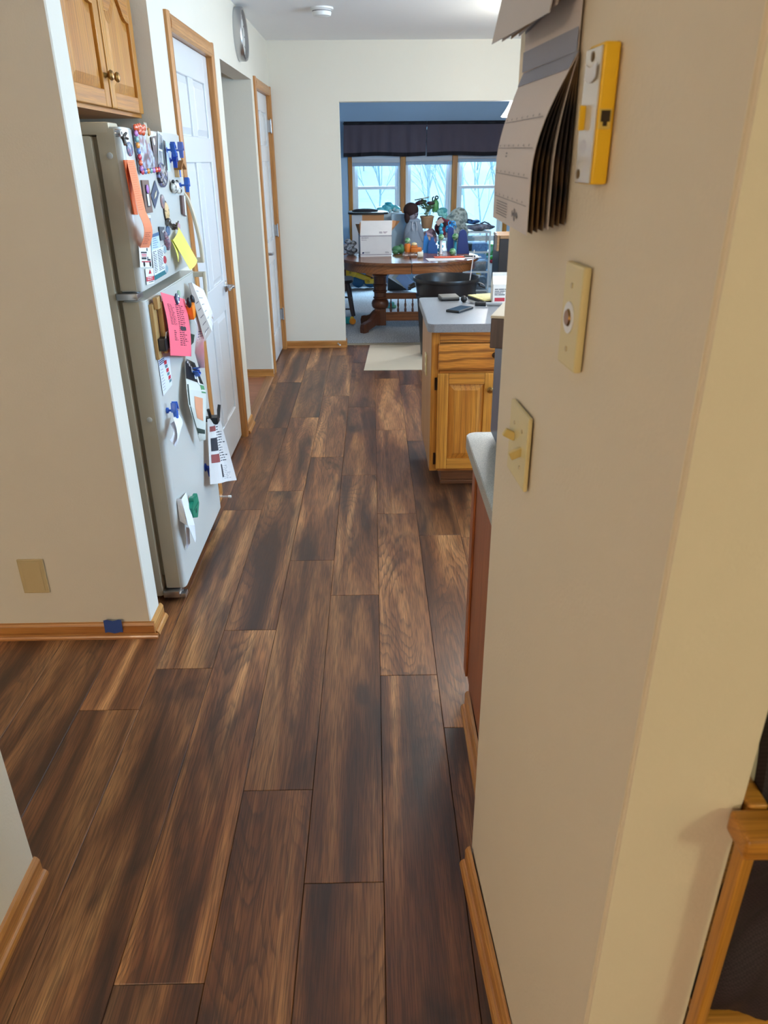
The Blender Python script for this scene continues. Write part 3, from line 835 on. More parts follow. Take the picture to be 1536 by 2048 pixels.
FR = {
 'disc':[(0.015,2.511,1.679),(0.015,2.482,1.678),(0.015,2.540,1.680),(0.015,2.516,1.690),(0.015,2.505,1.668)],
 'clip':[(0.020,2.552,1.666),(0.020,2.496,1.648)],
 'oval':[(0.004,2.619,1.637),(0.004,2.584,1.636),(0.004,2.654,1.637),(0.004,2.620,1.657),(0.004,2.617,1.616)],
 'frame':[(0.006,2.676,1.709),(0.006,2.807,1.708),(0.006,2.923,1.572),(0.006,2.683,1.566)],
 'beadrow':[(0.010,2.686,1.560),(0.010,2.728,1.560),(0.010,2.779,1.561),(0.010,2.831,1.560),(0.010,2.878,1.560)],
 'beadleft':[(0.010,2.667,1.638),(0.010,2.672,1.611),(0.010,2.679,1.587)],
 'beadtop':[(0.010,2.685,1.697),(0.010,2.717,1.695),(0.010,2.752,1.698)],
 'goldmag':[(0.008,2.857,1.693),(0.008,2.834,1.693),(0.008,2.884,1.694),(0.008,2.864,1.707),(0.008,2.850,1.680)],
 'bunny':[(0.004,2.826,1.690),(0.004,2.853,1.685),(0.004,2.817,1.659)],
 'darkstrip':[(0.005,2.882,1.677),(0.005,2.955,1.684),(0.005,2.926,1.570),(0.005,2.894,1.570)],
 'photostrip':[(0.004,2.988,1.700),(0.004,3.047,1.689),(0.004,2.993,1.588),(0.004,2.940,1.589)],
 'blackphoto':[(0.004,3.045,1.677),(0.004,3.125,1.663),(0.004,3.109,1.567),(0.004,3.030,1.568)],
 'blueclip1':[(0.025,3.045,1.658),(0.025,3.201,1.656),(0.025,3.067,1.615)],
 'blueclip2':[(0.025,3.246,1.649),(0.025,3.274,1.607)],
 'blueclip3':[(0.025,3.302,1.543),(0.025,3.178,1.525),(0.025,3.230,1.489)],
 'house':[(0.015,3.155,1.599),(0.015,3.345,1.599),(0.015,3.325,1.562),(0.015,3.136,1.546)],
 'cow':[(0.015,3.044,1.530),(0.015,3.188,1.535),(0.015,3.235,1.493),(0.015,3.043,1.494)],
 'darkoval':[(0.012,2.965,1.556),(0.012,2.908,1.557),(0.012,3.025,1.555),(0.012,2.966,1.588),(0.012,2.948,1.507)],
 'oval2':[(0.005,2.944,1.480),(0.005,2.897,1.486),(0.005,3.005,1.481),(0.005,2.958,1.458)],
 'tanleaf':[(0.010,2.948,1.444),(0.010,2.998,1.474)],
 'tanleafB':[(0.010,2.974,1.434),(0.010,2.967,1.403),(0.010,2.918,1.437),(0.010,3.042,1.430)],
 'orangeback':[(0.004,2.541,1.606),(0.004,2.574,1.606),(0.004,2.606,1.445),(0.004,2.567,1.448)],
 'orangefront':[(0.004,2.574,1.606),(0.004,2.664,1.606),(0.050,2.535,1.458),(0.050,2.456,1.458)],
 'orangefront2':[(0.040,2.470,1.463),(0.040,2.576,1.457),(0.006,2.696,1.340),(0.006,2.563,1.351),(0.030,2.554,1.404)],
 'brownframe':[(0.006,2.696,1.546),(0.006,2.777,1.544),(0.006,2.779,1.442),(0.006,2.695,1.443)],
 'diamond':[(0.003,2.871,1.542),(0.003,2.904,1.499),(0.003,2.823,1.451),(0.003,2.793,1.496)],
 'rod':[(0.010,3.214,1.479),(0.010,3.269,1.477),(0.010,3.255,1.398),(0.010,3.204,1.411)],
 'whitepic':[(0.004,2.698,1.438),(0.004,2.750,1.435),(0.004,2.750,1.388),(0.004,2.705,1.390)],
 'bluecard':[(0.003,2.733,1.373),(0.003,2.829,1.374),(0.003,2.825,1.316),(0.003,2.707,1.324)],
 'list':[(0.004,2.707,1.324),(0.004,2.861,1.322),(0.004,2.857,1.227),(0.004,2.697,1.226)],
 'truck':[(0.004,2.564,1.352),(0.004,2.702,1.338),(0.004,2.683,1.271),(0.004,2.548,1.288)],
 'redcard':[(0.004,2.601,1.277),(0.004,2.698,1.267),(0.004,2.685,1.219),(0.004,2.593,1.226)],
 'graymag':[(0.006,2.835,1.391),(0.006,2.906,1.385),(0.006,2.892,1.341),(0.006,2.837,1.344)],
 'blueoval':[(0.006,2.962,1.367),(0.006,2.936,1.369),(0.006,2.988,1.365),(0.006,2.971,1.384),(0.006,2.952,1.349)],
 'pinkfig':[(0.008,2.898,1.350),(0.008,2.923,1.306)],
 'whiteoval':[(0.008,2.873,1.311),(0.008,2.880,1.324),(0.008,2.863,1.294),(0.008,2.846,1.314)],
 'redoval':[(0.008,2.858,1.276),(0.008,2.832,1.279),(0.008,2.881,1.273),(0.008,2.866,1.290),(0.008,2.851,1.262)],
 'whiteoval2':[(0.008,2.861,1.244),(0.008,2.838,1.247),(0.008,2.879,1.242),(0.008,2.869,1.260),(0.008,2.852,1.229)],
 'yellow':[(0.015,3.078,1.372),(0.015,2.969,1.334),(0.060,3.003,1.220),(0.060,3.139,1.241)],
 'yellow2':[(0.010,2.988,1.330),(0.030,2.990,1.278),(0.030,2.967,1.255)],
 'pinkround':[(0.015,3.107,1.374),(0.015,3.025,1.380)],
 'clipboard':[(0.000,2.638,1.161),(0.030,2.706,1.154),(0.030,2.657,0.980),(0.000,2.643,0.967)],
 'clipb2':[(0.020,2.611,1.181),(0.020,2.694,1.167)],
 'blackclip':[(0.035,2.557,1.049),(0.035,2.650,1.034),(0.035,2.662,1.000),(0.035,2.561,1.003)],
 'pinkletter':[(0.035,2.636,1.195),(0.012,3.050,1.103),(0.030,2.975,0.891),(0.045,2.618,0.980)],
 'round1':[(0.020,2.851,1.141),(0.020,2.814,1.147),(0.020,2.892,1.134),(0.020,2.860,1.157),(0.020,2.842,1.124)],
 'greenround':[(0.006,3.006,1.131),(0.006,2.966,1.138),(0.006,3.043,1.125),(0.006,3.013,1.145),(0.006,2.999,1.118)],
 'grayenv':[(0.020,3.117,1.155),(0.030,3.129,1.156),(0.090,3.125,0.960),(0.080,3.024,0.940),(0.010,3.129,1.113)],
 'whiteenv':[(0.030,3.129,1.156),(0.040,3.289,1.102),(0.100,3.157,1.010),(0.090,3.125,0.960)],
 'orangeclip':[(0.030,3.029,1.110),(0.030,3.147,1.080),(0.030,3.072,1.052)],
 'curl':[(0.010,3.067,1.094),(0.020,3.093,1.077),(0.050,3.048,0.998),(0.040,3.001,0.899),(0.050,3.000,0.837),(0.090,2.928,0.855),(0.080,3.003,0.940)],
 'green':[(0.020,3.037,0.973),(0.020,3.158,0.939),(0.020,3.123,0.914),(0.020,3.033,0.913)],
 'stripecard':[(0.003,2.605,0.971),(0.003,2.757,0.947),(0.003,2.740,0.840),(0.003,2.607,0.836)],
 'flyer':[(0.010,2.972,0.883),(0.030,3.010,0.860),(0.060,3.033,0.728),(0.050,2.966,0.538),(0.040,2.800,0.743),(0.020,2.876,0.876)],
 'blueclipB':[(0.050,2.945,0.836),(0.050,3.070,0.808),(0.050,2.874,0.819)],
 'whitepaper':[(0.030,2.599,0.756),(0.030,2.712,0.740),(0.050,2.609,0.710),(0.050,2.509,0.666),(0.030,2.520,0.699)],
 'blueclipC':[(0.030,2.590,0.800),(0.030,2.705,0.760),(0.030,2.639,0.734)],
 'news':[(0.020,3.213,0.559),(0.060,3.211,0.559),(0.090,3.203,0.239),(0.050,3.069,0.302),(0.020,3.202,0.400)],
 'newsclip':[(0.030,3.191,0.566),(0.030,3.322,0.518)],
 'pin':[(0.020,3.069,0.388),(0.020,3.221,0.338),(0.020,3.102,0.289)],
 'fold':[(0.000,2.684,0.415),(0.030,2.484,0.447),(0.010,2.633,0.201),(0.050,2.590,0.237),(0.060,2.621,0.287),(0.020,2.632,0.431)],
 'house2':[(0.012,2.716,0.369),(0.012,2.808,0.324),(0.012,2.829,0.278),(0.012,2.688,0.292),(0.012,2.666,0.341)],
 'handleU':[(0.050,3.071,1.499),(0.050,3.159,1.391),(0.050,3.216,1.272),(0.050,3.198,1.221)],
 'handleL':[(0.050,3.091,1.215),(0.050,3.236,1.089),(0.050,3.222,0.988)],
 'hinge':[(0.000,2.323,1.251),(0.000,2.472,1.212)],
 'bump':[(-0.040,2.557,1.617),(-0.040,2.597,0.777)],
}


def fv(t, d=0.0):
    return Vector((XF + t[0] + d, t[1], t[2]))


def disc(name, label, key, mat, rim=None, face=None, th=.006, cat='magnet', group=None):
    """round or oval magnet from five points: centre, left, right, top, bottom"""
    q5 = [fv(p) for p in FR[key]]
    if len(q5) == 4:      # centre, top, bottom, left
        q5 = [q5[0], q5[3], q5[0] * 2 - q5[3], q5[1], q5[2]]
    c, l, r_, t, b = q5
    ry = abs(r_.y - l.y) / 2; rz = abs(t.z - b.z) / 2
    if ry > rz * 1.6:
        ry = rz * 1.3
    c = Vector((XF, c.y, c.z))
    m = MB(); m.lathe([(1, 0), (1, th * .6), (.86, th), (.0001, th)], (0, 0, 0), (1, 0, 0), 24)
    bmesh.ops.transform(m.bm, matrix=Matrix.Translation(c) @ Matrix.Diagonal((1, ry, rz, 1)), verts=m.bm.verts)
    o = own(m.build(name, mat, smooth=True), label, cat, group)
    if face:
        f = MB(); f.lathe([(1, th), (1, th + .0012), (.0001, th + .0012)], (0, 0, 0), (1, 0, 0), 24)
        bmesh.ops.transform(f.bm, matrix=Matrix.Translation(c) @ Matrix.Diagonal((1, ry * .72, rz * .72, 1)), verts=f.bm.verts)
        f.build('magnet_face', face, o)
    return o, c, ry, rz


def card(name, label, cat, key, mat, idx=(0, 1, 2, 3), bulge=0.0, th=.0008, nv=8, order=None):
    p = [fv(FR[key][i]) for i in idx]
    P = quad(*p, bulge=bulge)
    m = MB(); m.sheet(P, 6, nv, th, (1, 0, 0))
    o = own(m.build(name, mat, smooth=False), label, cat)
    return o, P


def clip(label, c, mat, size=.034, name='clip', roll=0.0, group=None, open_=.30):
    """plastic spring clip: two paddle jaws, a wire spring and a round magnet foot"""
    c = Vector(c)
    t = mk(name, label, 'clip', group)
    R = Matrix.Rotation(roll, 3, 'X')
    for s in (-1, 1):
        m = MB()
        rot = R @ Matrix.Rotation(s * open_, 3, 'X')
        m.box(c + R @ Vector((0, s * size * .30, size * .42)), (size * .62, size * .16, size * 1.0), rot, size * .07, 2)
        m.box(c + R @ Vector((0, s * size * .13, -size * .42)), (size * .45, size * .12, size * .85), R @ Matrix.Rotation(-s * .2, 3, 'X'), size * .05, 2)
        m.build('jaw', mat, t, True)
    m = MB(); pts = [c + R @ Vector((size * .34 * math.cos(a), size * .12 * math.sin(a), size * (.0 + .02 * a))) for a in [i * .5 for i in range(26)]]
    m.tube(pts, size * .03, 5); m.build('spring', CHROME, t, True)
    m = MB(); m.lathe([(size * .3, 0), (size * .3, size * .2)], (XF, c.y, c.z), (1, 0, 0), 14)
    m.tube([(XF + size * .1, c.y, c.z), (c.x, c.y, c.z)], size * .12, 8)
    m.build('magnet_foot', mat, t, True)
    return t


# 1 top-left: metal clip magnet with a round eye-like disc, and a tinted oval below it
o, c, ry, rz = disc('clip_magnet', 'chrome clip magnet with round white disc at top left corner of freezer door', 'disc', plain('chrome_disc', rgb(170, 180, 190), .2, .8), face=WHITEP, th=.015, cat='magnet')
m = MB(); m.lathe([(.0045, .0163), (.0045, .0175)], (c.x, c.y, c.z), (1, 0, 0), 14); m.build('pupil', BLACK, o)
m = MB(); a = c + Vector((.012, .022, -.010))
for dy, dz in ((.02, .012), (.028, -.004), (-.012, -.022), (.008, -.024)):
    m.tube([a, a + Vector((.006, dy, dz))], [.006, .0035], 8)
m.ball(a, .008, 10); m.build('clip_jaws', plain('dark_chrome', rgb(110, 104, 100), .25, .9), o, True)
disc('oval_magnet', 'blue and pink oval glass magnet below the chrome clip', 'oval', patch_mat('bluepink', [rgb(92, 130, 160), rgb(120, 130, 160), rgb(176, 110, 130)], 45, .25), th=.006)

# 2 photo magnet framed with glass beads
pf, Pp = card('photo_frame_magnet', 'photo magnet framed with coloured glass beads at top of freezer door', 'magnet', 'frame', patch_mat('photo_a', [rgb(44, 40, 50), rgb(120, 60, 80), rgb(150, 170, 196), rgb(196, 206, 214), rgb(88, 70, 84)], 26, .3), th=.004)
bc = [rgb(226, 92, 50), rgb(190, 120, 190), rgb(120, 170, 170), rgb(230, 150, 60), rgb(96, 130, 190), rgb(210, 60, 80)]
bmats = [plain('bead_%d' % i, cc, .12, coat=.6) for i, cc in enumerate(bc)]
i = 0
for v in [.06, .18, .30, .42, .54, .66, .78, .90]:
    m = MB(); m.ball(Pp(.03, v) + Vector((.006, 0, 0)), (.006, .013, .010), 12); m.build('glass_bead', bmats[i % 6], pf, True); i += 1
for u in [.05, .2, .35, .5, .65, .8, .95]:
    m = MB(); m.ball(Pp(u, .97) + Vector((.006, 0, 0)), (.006, .013, .009), 12); m.build('glass_bead', bmats[(i * 5 + 1) % 6], pf, True); i += 1
for u, v in ((.22, .05), (.42, .03), (.62, .06), (.8, .04), (.35, .13), (.6, .14)):
    m = MB(); m.ball(Pp(u, v) + Vector((.006, 0, 0)), (.006, .017, .011), 12); m.build('glass_bead', bmats[(i * 3) % 3], pf, True); i += 1
disc('round_magnet', 'amber round magnet at the top edge of freezer door', 'goldmag', plain('amber', rgb(176, 116, 40), .2, coat=.5), th=.009)
b0 = fv(FR['bunny'][0])
m = MB(); b0.x = XF
m.ball(b0 + Vector((.004, 0, .002)), (.005, .018, .013), 14); m.ball(b0 + Vector((.004, .006, -.02)), (.005, .022, .016), 14); m.ball(b0 + Vector((.004, -.008, .02)), (.004, .006, .012), 10); m.ball(b0 + Vector((.004, .010, .02)), (.004, .006, .012), 10)
own(m.build('figure_magnet', plain('pale_fur', rgb(206, 196, 176), .7), smooth=True), 'small pale animal shaped magnet beside the amber round magnet', 'magnet')
s1, P1 = card('photo_strip', 'dark bookmark strip magnet with pale oval left of the photo strip', 'magnet', 'darkstrip', patch_mat('photo_b', [rgb(34, 28, 32), rgb(70, 44, 52), rgb(40, 34, 40)], 30, .35))
m = MB(); m.lathe([(.012, 0), (.012, .0016)], P1(.4, .14), (1, 0, 0), 16); m.build('pale_oval', PAPER, s1)
s2, P2 = card('photo_strip', 'white bordered photo strip with two grey pictures on freezer door', 'photograph', 'photostrip', PAPER)
for a, b in ((.05, .50), (.56, .97)):
    m = MB(); m.patch(P2, .12, .9, a, b, off=.0012); m.build('picture', patch_mat('photo_c', [rgb(70, 80, 90), rgb(150, 160, 168), rgb(110, 100, 110)], 24, .35), s2)
s3, P3 = card('photograph', 'white paper with a black left edge under the blue clips', 'photograph', 'blackphoto', plain('blue_white_paper', rgb(206, 222, 236), .6))
m = MB(); m.patch(P3, .02, .36, .03, .97, off=.0012); m.build('dark_picture', BLACK, s3)
clip('blue plastic clip at the top of freezer door, leftmost of the blue cluster', (XF + .030, 3.0844, 1.640), BLUEPL, .030, roll=.5)
clip('blue plastic clip at the right edge of freezer door, upper right of the cluster', (XF + .030, 3.2013, 1.640), plain('pale_blue_plastic', rgb(104, 126, 204), .35), .032)
clip('darker blue clip hanging low in the blue cluster over the white paper', (XF + .022, 3.1185, 1.605), DBLUE, .032, roll=-.2)
clip('blue plastic clip below the little wooden house magnet', (XF + .030, 3.2403, 1.515), BLUEPL, .031, roll=-.25)
# wooden house, spotted cow
hq = [fv(p) for p in FR['house']]
m = MB(); y0, z0 = 3.1789, 1.545
m.prism([(y0, z0), (y0 + .075, z0), (y0 + .075, z0 + .035), (y0 + .0375, z0 + .056), (y0, z0 + .035)], 'YZ', XF, XF + .016, .001)
hs = own(m.build('house_magnet', plain('house_tan', rgb(214, 178, 128), .6)), 'tan wooden house magnet with brown roof between the blue clips', 'magnet')
m = MB(); m.prism([(y0 - .004, z0 + .034), (y0 + .0375, z0 + .060), (y0 + .079, z0 + .034), (y0 + .079, z0 + .026), (y0 + .0375, z0 + .049), (y0 - .004, z0 + .026)], 'YZ', XF, XF + .03, .001); m.build('roof', plain('roof_brown', rgb(150, 94, 30), .5), hs)
m = MB(); m.bb((XF + .016, y0 + .012, z0), (XF + .018, y0 + .03, z0 + .026)); m.build('house_door', BLUEPL, hs)
cc = Vector((XF, 3.1136, 1.510))
m = MB(); m.ball(cc + Vector((.012, 0, .002)), (.014, .046, .022), 18); m.ball(cc + Vector((.016, .036, -.010)), (.012, .024, .014), 14)
cw_ = own(m.build('cow_magnet', patch_mat('cow_spots', [rgb(28, 26, 26), rgb(226, 222, 212), rgb(228, 224, 214), rgb(36, 32, 30)], 34, .35), smooth=True), 'black and white spotted cow shaped magnet on freezer door', 'magnet')
for dy, dz in ((-.03, .022), (.03, .020)):
    m = MB(); m.ball(cc + Vector((.014, dy, dz)), (.006, .010, .007), 10); m.build('ear', BLACK, cw_, True)
# dark beaded oval and the ones hanging under it
disc('beaded_magnet', 'dark patterned oval magnet with beads in the middle of freezer door', 'darkoval', patch_mat('beads_dark', [rgb(30, 28, 44), rgb(120, 120, 160), rgb(70, 56, 60), rgb(190, 180, 170)], 120, .3, 'voronoi'), th=.014)
c0 = Vector((XF, 2.9382, 1.469)); m = MB(); m.lathe([(.024, 0), (.024, .004), (.019, .006), (.0001, .006)], c0, (1, 0, 0), 20)
own(m.build('oval_magnet', patch_mat('greypink', [rgb(120, 124, 134), rgb(170, 126, 122)], 60, .3), smooth=True), 'grey pink round magnet hanging below the dark patterned oval', 'magnet')
c0 = Vector((XF, 2.9674, 1.432)); m = MB(); m.lathe([(1, 0), (1, .006), (.8, .010), (.0001, .010)], (0, 0, 0), (1, 0, 0), 20)
bmesh.ops.transform(m.bm, matrix=Matrix.Translation(c0) @ Matrix.Diagonal((1, .026, .033, 1)), verts=m.bm.verts)
tl = own(m.build('leaf_magnet', patch_mat('tan_spots', [rgb(90, 60, 36), rgb(222, 186, 130), rgb(226, 192, 140), rgb(216, 180, 126)], 60, .5), smooth=True), 'tan spotted oval magnet with dark rim right of the diamond', 'magnet')
m = MB(); m.lathe([(1, -.0002), (1, .004)], (0, 0, 0), (1, 0, 0), 20); bmesh.ops.transform(m.bm, matrix=Matrix.Translation(c0) @ Matrix.Diagonal((1, .031, .039, 1)), verts=m.bm.verts); m.build('rim', plain('dark_rim', rgb(52, 40, 34), .5), tl)
m = MB(); m.tube([(XF + .008, 2.9431, 1.398), (XF + .012, 2.9723, 1.388), (XF + .008, 2.9918, 1.378)], [.010, .007, .005], 8); m.ball((XF + .010, 2.9528, 1.402), .011, 10)
own(m.build('clip_magnet', plain('dark_chrome', rgb(110, 104, 100), .25, .9), smooth=True), 'small dark chrome clip magnet under the tan spotted oval', 'magnet')
# long orange list pad
o, P = card('note_pad', 'narrow orange list pad on the left edge of freezer door', 'note pad', 'orangeback', plain('orange_board', rgb(214, 100, 48), .7), th=.004)
pp = [fv(t) for t in FR['orangefront']]; pq = [fv(t) for t in FR['orangefront2']]
L1 = [Vector((XF + .003, 2.5698, 1.606)), Vector((XF + .003, 2.6507, 1.606)), pp[2], pp[3]]
P = quad(*L1); m = MB(); m.sheet(P, 4, 8, .0008); pg = m.build('note_page', plain('orange_page', rgb(255, 152, 108), .75, var=.03), o)
scribble(P, 22, plain('orange_rule', rgb(226, 112, 74), .8), pg, (.06, .94), (.04, .98), .16, words=1, name='ruled_lines')
L2 = [pp[3], pp[2], Vector((XF + .004, 2.6819, 1.336)), Vector((XF + .004, 2.5727, 1.346))]
P = quad(*L2, bulge=.016); m = MB(); m.sheet(P, 4, 10, .0008); pg = m.build('note_page', plain('orange_page', rgb(255, 152, 108), .75), o)
scribble(P, 7, plain('orange_ink', rgb(190, 92, 70), .8), pg, (.1, .9), (.55, .92), .3, words=3)
# framed brown magnet, diamond, bar, small picture
o, P = card('framed_magnet', 'brown framed magnet with a lilac topped figure beside the orange pad', 'magnet', 'brownframe', plain('taupe_frame', rgb(126, 100, 90), .5), th=.006)
m = MB(); m.patch(P, .28, .72, .14, .82, off=.001); m.build('frame_opening', BLACK, o)
m = MB(); m.patch(P, .36, .64, .42, .78, off=.002); m.build('figure_body', PAPER, o)
m = MB(); m.ball(P(.5, .27) + Vector((.003, 0, 0)), (.004, .014, .014), 14); m.build('figure_head', plain('lilac', rgb(176, 116, 196), .4), o, True)
o, P = card('diamond_magnet', 'navy diamond shaped magnet with a cream leaf motif on freezer door', 'magnet', 'diamond', plain('navy_card', rgb(62, 76, 104), .5), idx=(0, 1, 2, 3))
m = MB(); m.prism([P(.5, .25)[1:], P(.62, .5)[1:], P(.5, .8)[1:], P(.42, .5)[1:]], 'YZ', XF + .003, XF + .0055); m.build('leaf_motif', plain('cream_print', rgb(226, 218, 190), .6), o)
o, P = card('bar_magnet', 'long narrow brown and white bar magnet at right edge of freezer door', 'magnet', 'rod', plain('brown_bar', rgb(112, 88, 84), .5), th=.008)
m = MB(); m.patch(P, .55, .95, .02, .98, off=.001); m.build('white_edge', PAPER, o)
o, P = card('picture_magnet', 'small white picture magnet below the brown framed one', 'magnet', 'whitepic', PAPER)
m = MB(); m.patch(P, .15, .85, .2, .8, off=.001); m.build('picture', patch_mat('photo_d', [rgb(70, 66, 80), rgb(180, 180, 190), rgb(126, 110, 130)], 70, .4), o)
o, P = card('note_card', 'pale blue card with a darker blue heading on freezer door', 'card', 'bluecard', plain('pale_blue_card', rgb(190, 212, 230), .7), th=.0008)
m = MB(); m.patch(P, 0, 1, 0, .2, off=.0006); m.build('heading', plain('slate_blue_print', rgb(78, 110, 146), .7), o)
scribble(P, 5, plain('blue_ink', rgb(120, 150, 180), .8), o, v=(.28, .95), words=2)
o, P = card('phone_list', 'white list card with a teal band along its bottom edge', 'card', 'list', plain('list_white', rgb(224, 228, 240), .7), th=.0012)
m = MB(); m.patch(P, 0, 1, .84, 1, off=.0006); m.build('teal_band', plain('teal_print', rgb(30, 110, 120), .7), o)
scribble(P, 13, INK, o, (.06, .36), (.06, .8), .4, words=2)
scribble(P, 13, INK, o, (.44, .94), (.06, .8), .4, words=3)
o, P = card('card_magnet', 'white card magnet with a red and black truck drawing', 'magnet', 'truck', PAPER, th=.001)
red = plain('print_red', rgb(196, 44, 60), .7)
m = MB(); m.patch(P, .15, .58, .36, .40); m.patch(P, .16, .58, .44, .48); m.patch(P, .14, .92, .70, .76); m.build('truck_stripes', red, o)
m = MB(); m.patch(P, .12, .60, .26, .33); m.patch(P, .15, .55, .52, .62); m.patch(P, .62, .70, .5, .68); m.patch(P, .70, .90, .60, .68); m.patch(P, .6, .68, .08, .22); m.build('truck_body', INK, o)
for u in (.32, .84):
    m = MB(); m.lathe([(.0085, 0), (.0085, .0012)], P(u, .84) + Vector((.0005, 0, 0)), (1, 0, 0), 14); m.build('wheel_print', BLACK, o)
o, P = card('card_magnet', 'white card magnet with a red band below the truck card', 'magnet', 'redcard', PAPER, th=.001)
m = MB(); m.patch(P, 0, 1, .52, .80); m.build('red_band', red, o)
m = MB(); m.prism([P(.35, .34)[1:], P(.65, .34)[1:], P(.5, .08)[1:]], 'YZ', XF + .0045, XF + .0062); m.build('red_emblem', red, o)
scribble(P, 2, plain('white_ink', rgb(240, 230, 230), .8), o, (.1, .9), (.56, .78), .4, off=.0013, words=3)
scribble(P, 1, INK, o, (.3, .9), (.84, .92), .6, words=2)
o, P = card('square_magnet', 'dark grey square magnet with white tick in the middle of freezer door', 'magnet', 'graymag', plain('slate_grey', rgb(78, 84, 94), .5), th=.003)
m = MB(); m.tube([P(.35, .3) + Vector((.001, 0, 0)), P(.5, .42) + Vector((.001, 0, 0)), P(.75, .25) + Vector((.001, 0, 0))], .002, 6); m.build('tick', PAPER, o)
disc('oval_magnet', 'slate blue oval magnet above the yellow note', 'blueoval', plain('slate_blue', rgb(88, 112, 146), .35), th=.006)
f0, f1 = fv(FR['pinkfig'][0]), fv(FR['pinkfig'][1])
m = MB(); m.tube([(XF + .005, f0.y, f0.z), (XF + .007, (f0.y + f1.y) / 2, (f0.z + f1.z) / 2), (XF + .005, f1.y, f1.z)], [.013, .015, .008], 10); m.ball((XF + .007, f0.y, f0.z + .008), (.008, .014, .012), 12)
own(m.build('figure_magnet', patch_mat('pinkgrey', [rgb(186, 120, 136), rgb(120, 110, 124), rgb(200, 160, 166)], 70, .4), smooth=True), 'pink grey figure magnet below the dark square one', 'magnet')
disc('button_magnet', 'upper white round magnet on the list card, above the red one', 'whiteoval', plain('pearl', rgb(206, 214, 220), .25), face=plain('pale_aqua', rgb(150, 180, 190), .4), th=.007)
disc('button_magnet', 'red round magnet at right edge of the list card', 'redoval', plain('crimson', rgb(190, 60, 74), .3), th=.007)
disc('button_magnet', 'lower white round magnet on the list card, below the red one', 'whiteoval2', plain('pearl', rgb(206, 214, 220), .25), face=plain('pale_aqua', rgb(150, 180, 190), .4), th=.007)
# yellow note standing off the door
y = [fv(t) for t in FR['yellow']]
P = quad(y[0], y[3], y[2], y[1], bulge=.006)
m = MB(); m.sheet(P, 8, 6, .0008)
o = own(m.build('sticky_note', plain('yellow_paper', rgb(238, 232, 112), .75, var=.03)), 'bright yellow lined note standing off the freezer door', 'note')
scribble(P, 12, plain('yellow_rule', rgb(206, 196, 96), .8), o, (.03, .97), (.05, .97), .10, words=1, name='ruled_lines')
y2 = [fv(t) for t in FR['yellow2']]
P = quad(y[1] + Vector((-.006, 0, 0)), y[1] + Vector((-.004, .03, 0)), y2[1] - Vector((.004, 0, 0)), y2[2] - Vector((.004, 0, 0)), bulge=.004)
m = MB(); m.sheet(P, 3, 5, .0008); m.build('under_page', plain('yellow_under_paper', rgb(238, 232, 112), .75), o)  # under page in the same yellow as the note above it
m = MB(); m.lathe([(.013, 0), (.013, .010), (.009, .014), (.0001, .014)], (XF, 3.1039, 1.372), (1, 0, 0), 16)
own(m.build('button_magnet', plain('dusty_pink', rgb(206, 160, 170), .35), smooth=True), 'dusty pink round magnet above the yellow note', 'magnet')
m = MB(); m.lathe([(.011, 0), (.012, .010), (.006, .020)], (XF, 3.0356, 1.375), (1, 0, 0), 14); m.tube([(XF + .018, 3.0356, 1.378), (XF + .024, 3.0503, 1.394)], .003, 6); m.tube([(XF + .018, 3.0356, 1.378), (XF + .024, 3.0210, 1.39)], .003, 6)
own(m.build('clip_magnet', plain('dark_chrome', rgb(110, 104, 100), .25, .9), smooth=True), 'dark clip magnet holding up the yellow note', 'magnet')

# ---------------------------------------------------------------- lower door
TAN = wood('pine_clip', rgb(206, 170, 112), rgb(186, 146, 90), rgb(140, 100, 56), 'Z', 30, 1.5, .25)
t = mk('clothespin_clip', 'large wooden clip with black binder clip at left edge of the lower door', 'clip')
m = MB(); m.bb((XF, 2.5874, 0.9714), (XF + .014, 2.6361, 1.1615), .003); m.build('back_board', TAN, t)
m = MB(); m.bb((XF + .016, 2.6312, 0.9841), (XF + .034, 2.6556, 1.1634), .003); m.bb((XF + .014, 2.6000, 1.1420), (XF + .03, 2.6507, 1.1829), .003); m.build('front_board', TAN, t)
m = MB(); m.bb((XF + .014, 2.5922, 1.0007), (XF + .04, 2.6458, 1.0445), .004); m.build('binder_clip', BLACK, t)
m = MB(); m.tube([(XF + .041, 2.6000, 1.0445), (XF + .044, 2.6068, 1.0640), (XF + .044, 2.6312, 1.0640), (XF + .041, 2.6390, 1.0445)], .0018, 6); m.build('wire_handle', CHROME, t, True)
p = [fv(t_) for t_ in FR['pinkletter']]
P = quad(*p, bulge=.008); m = MB(); m.sheet(P, 8, 10, .0008)
o = own(m.build('letter', plain('hot_pink_paper', rgb(255, 108, 128), .75, var=.02)), 'hot pink letter with typed text on the lower refrigerator door', 'letter')
pink = plain('pink_ink', rgb(120, 40, 62), .8)
scribble(P, 17, pink, o, (.14, .40), (.16, .5), .42, words=3); scribble(P, 20, pink, o, (.46, .86), (.14, .84), .42, words=4); scribble(P, 6, pink, o, (.22, .38), (.58, .76), .42, words=2)
m = MB(); m.patch(P, .52, .78, .50, .56, off=.0012, n=3); m.build('bold_word', INK, o)
c0 = p[0] * .45 + p[1] * .55 + Vector((.004, 0, -.01)); c0.x = P(.5, .05).x + .001
m = MB(); m.lathe([(.021, 0), (.021, .005), (.017, .008), (.0001, .008)], c0, (1, 0, 0), 22)
o = own(m.build('button_magnet', plain('navy_rim', rgb(52, 66, 98), .35), smooth=True), 'round navy rimmed magnet with a white swoosh on the pink letter', 'magnet')
m = MB(); m.lathe([(.015, .0082), (.015, .0092)], c0, (1, 0, 0), 20); m.build('white_disc', PAPER, o)
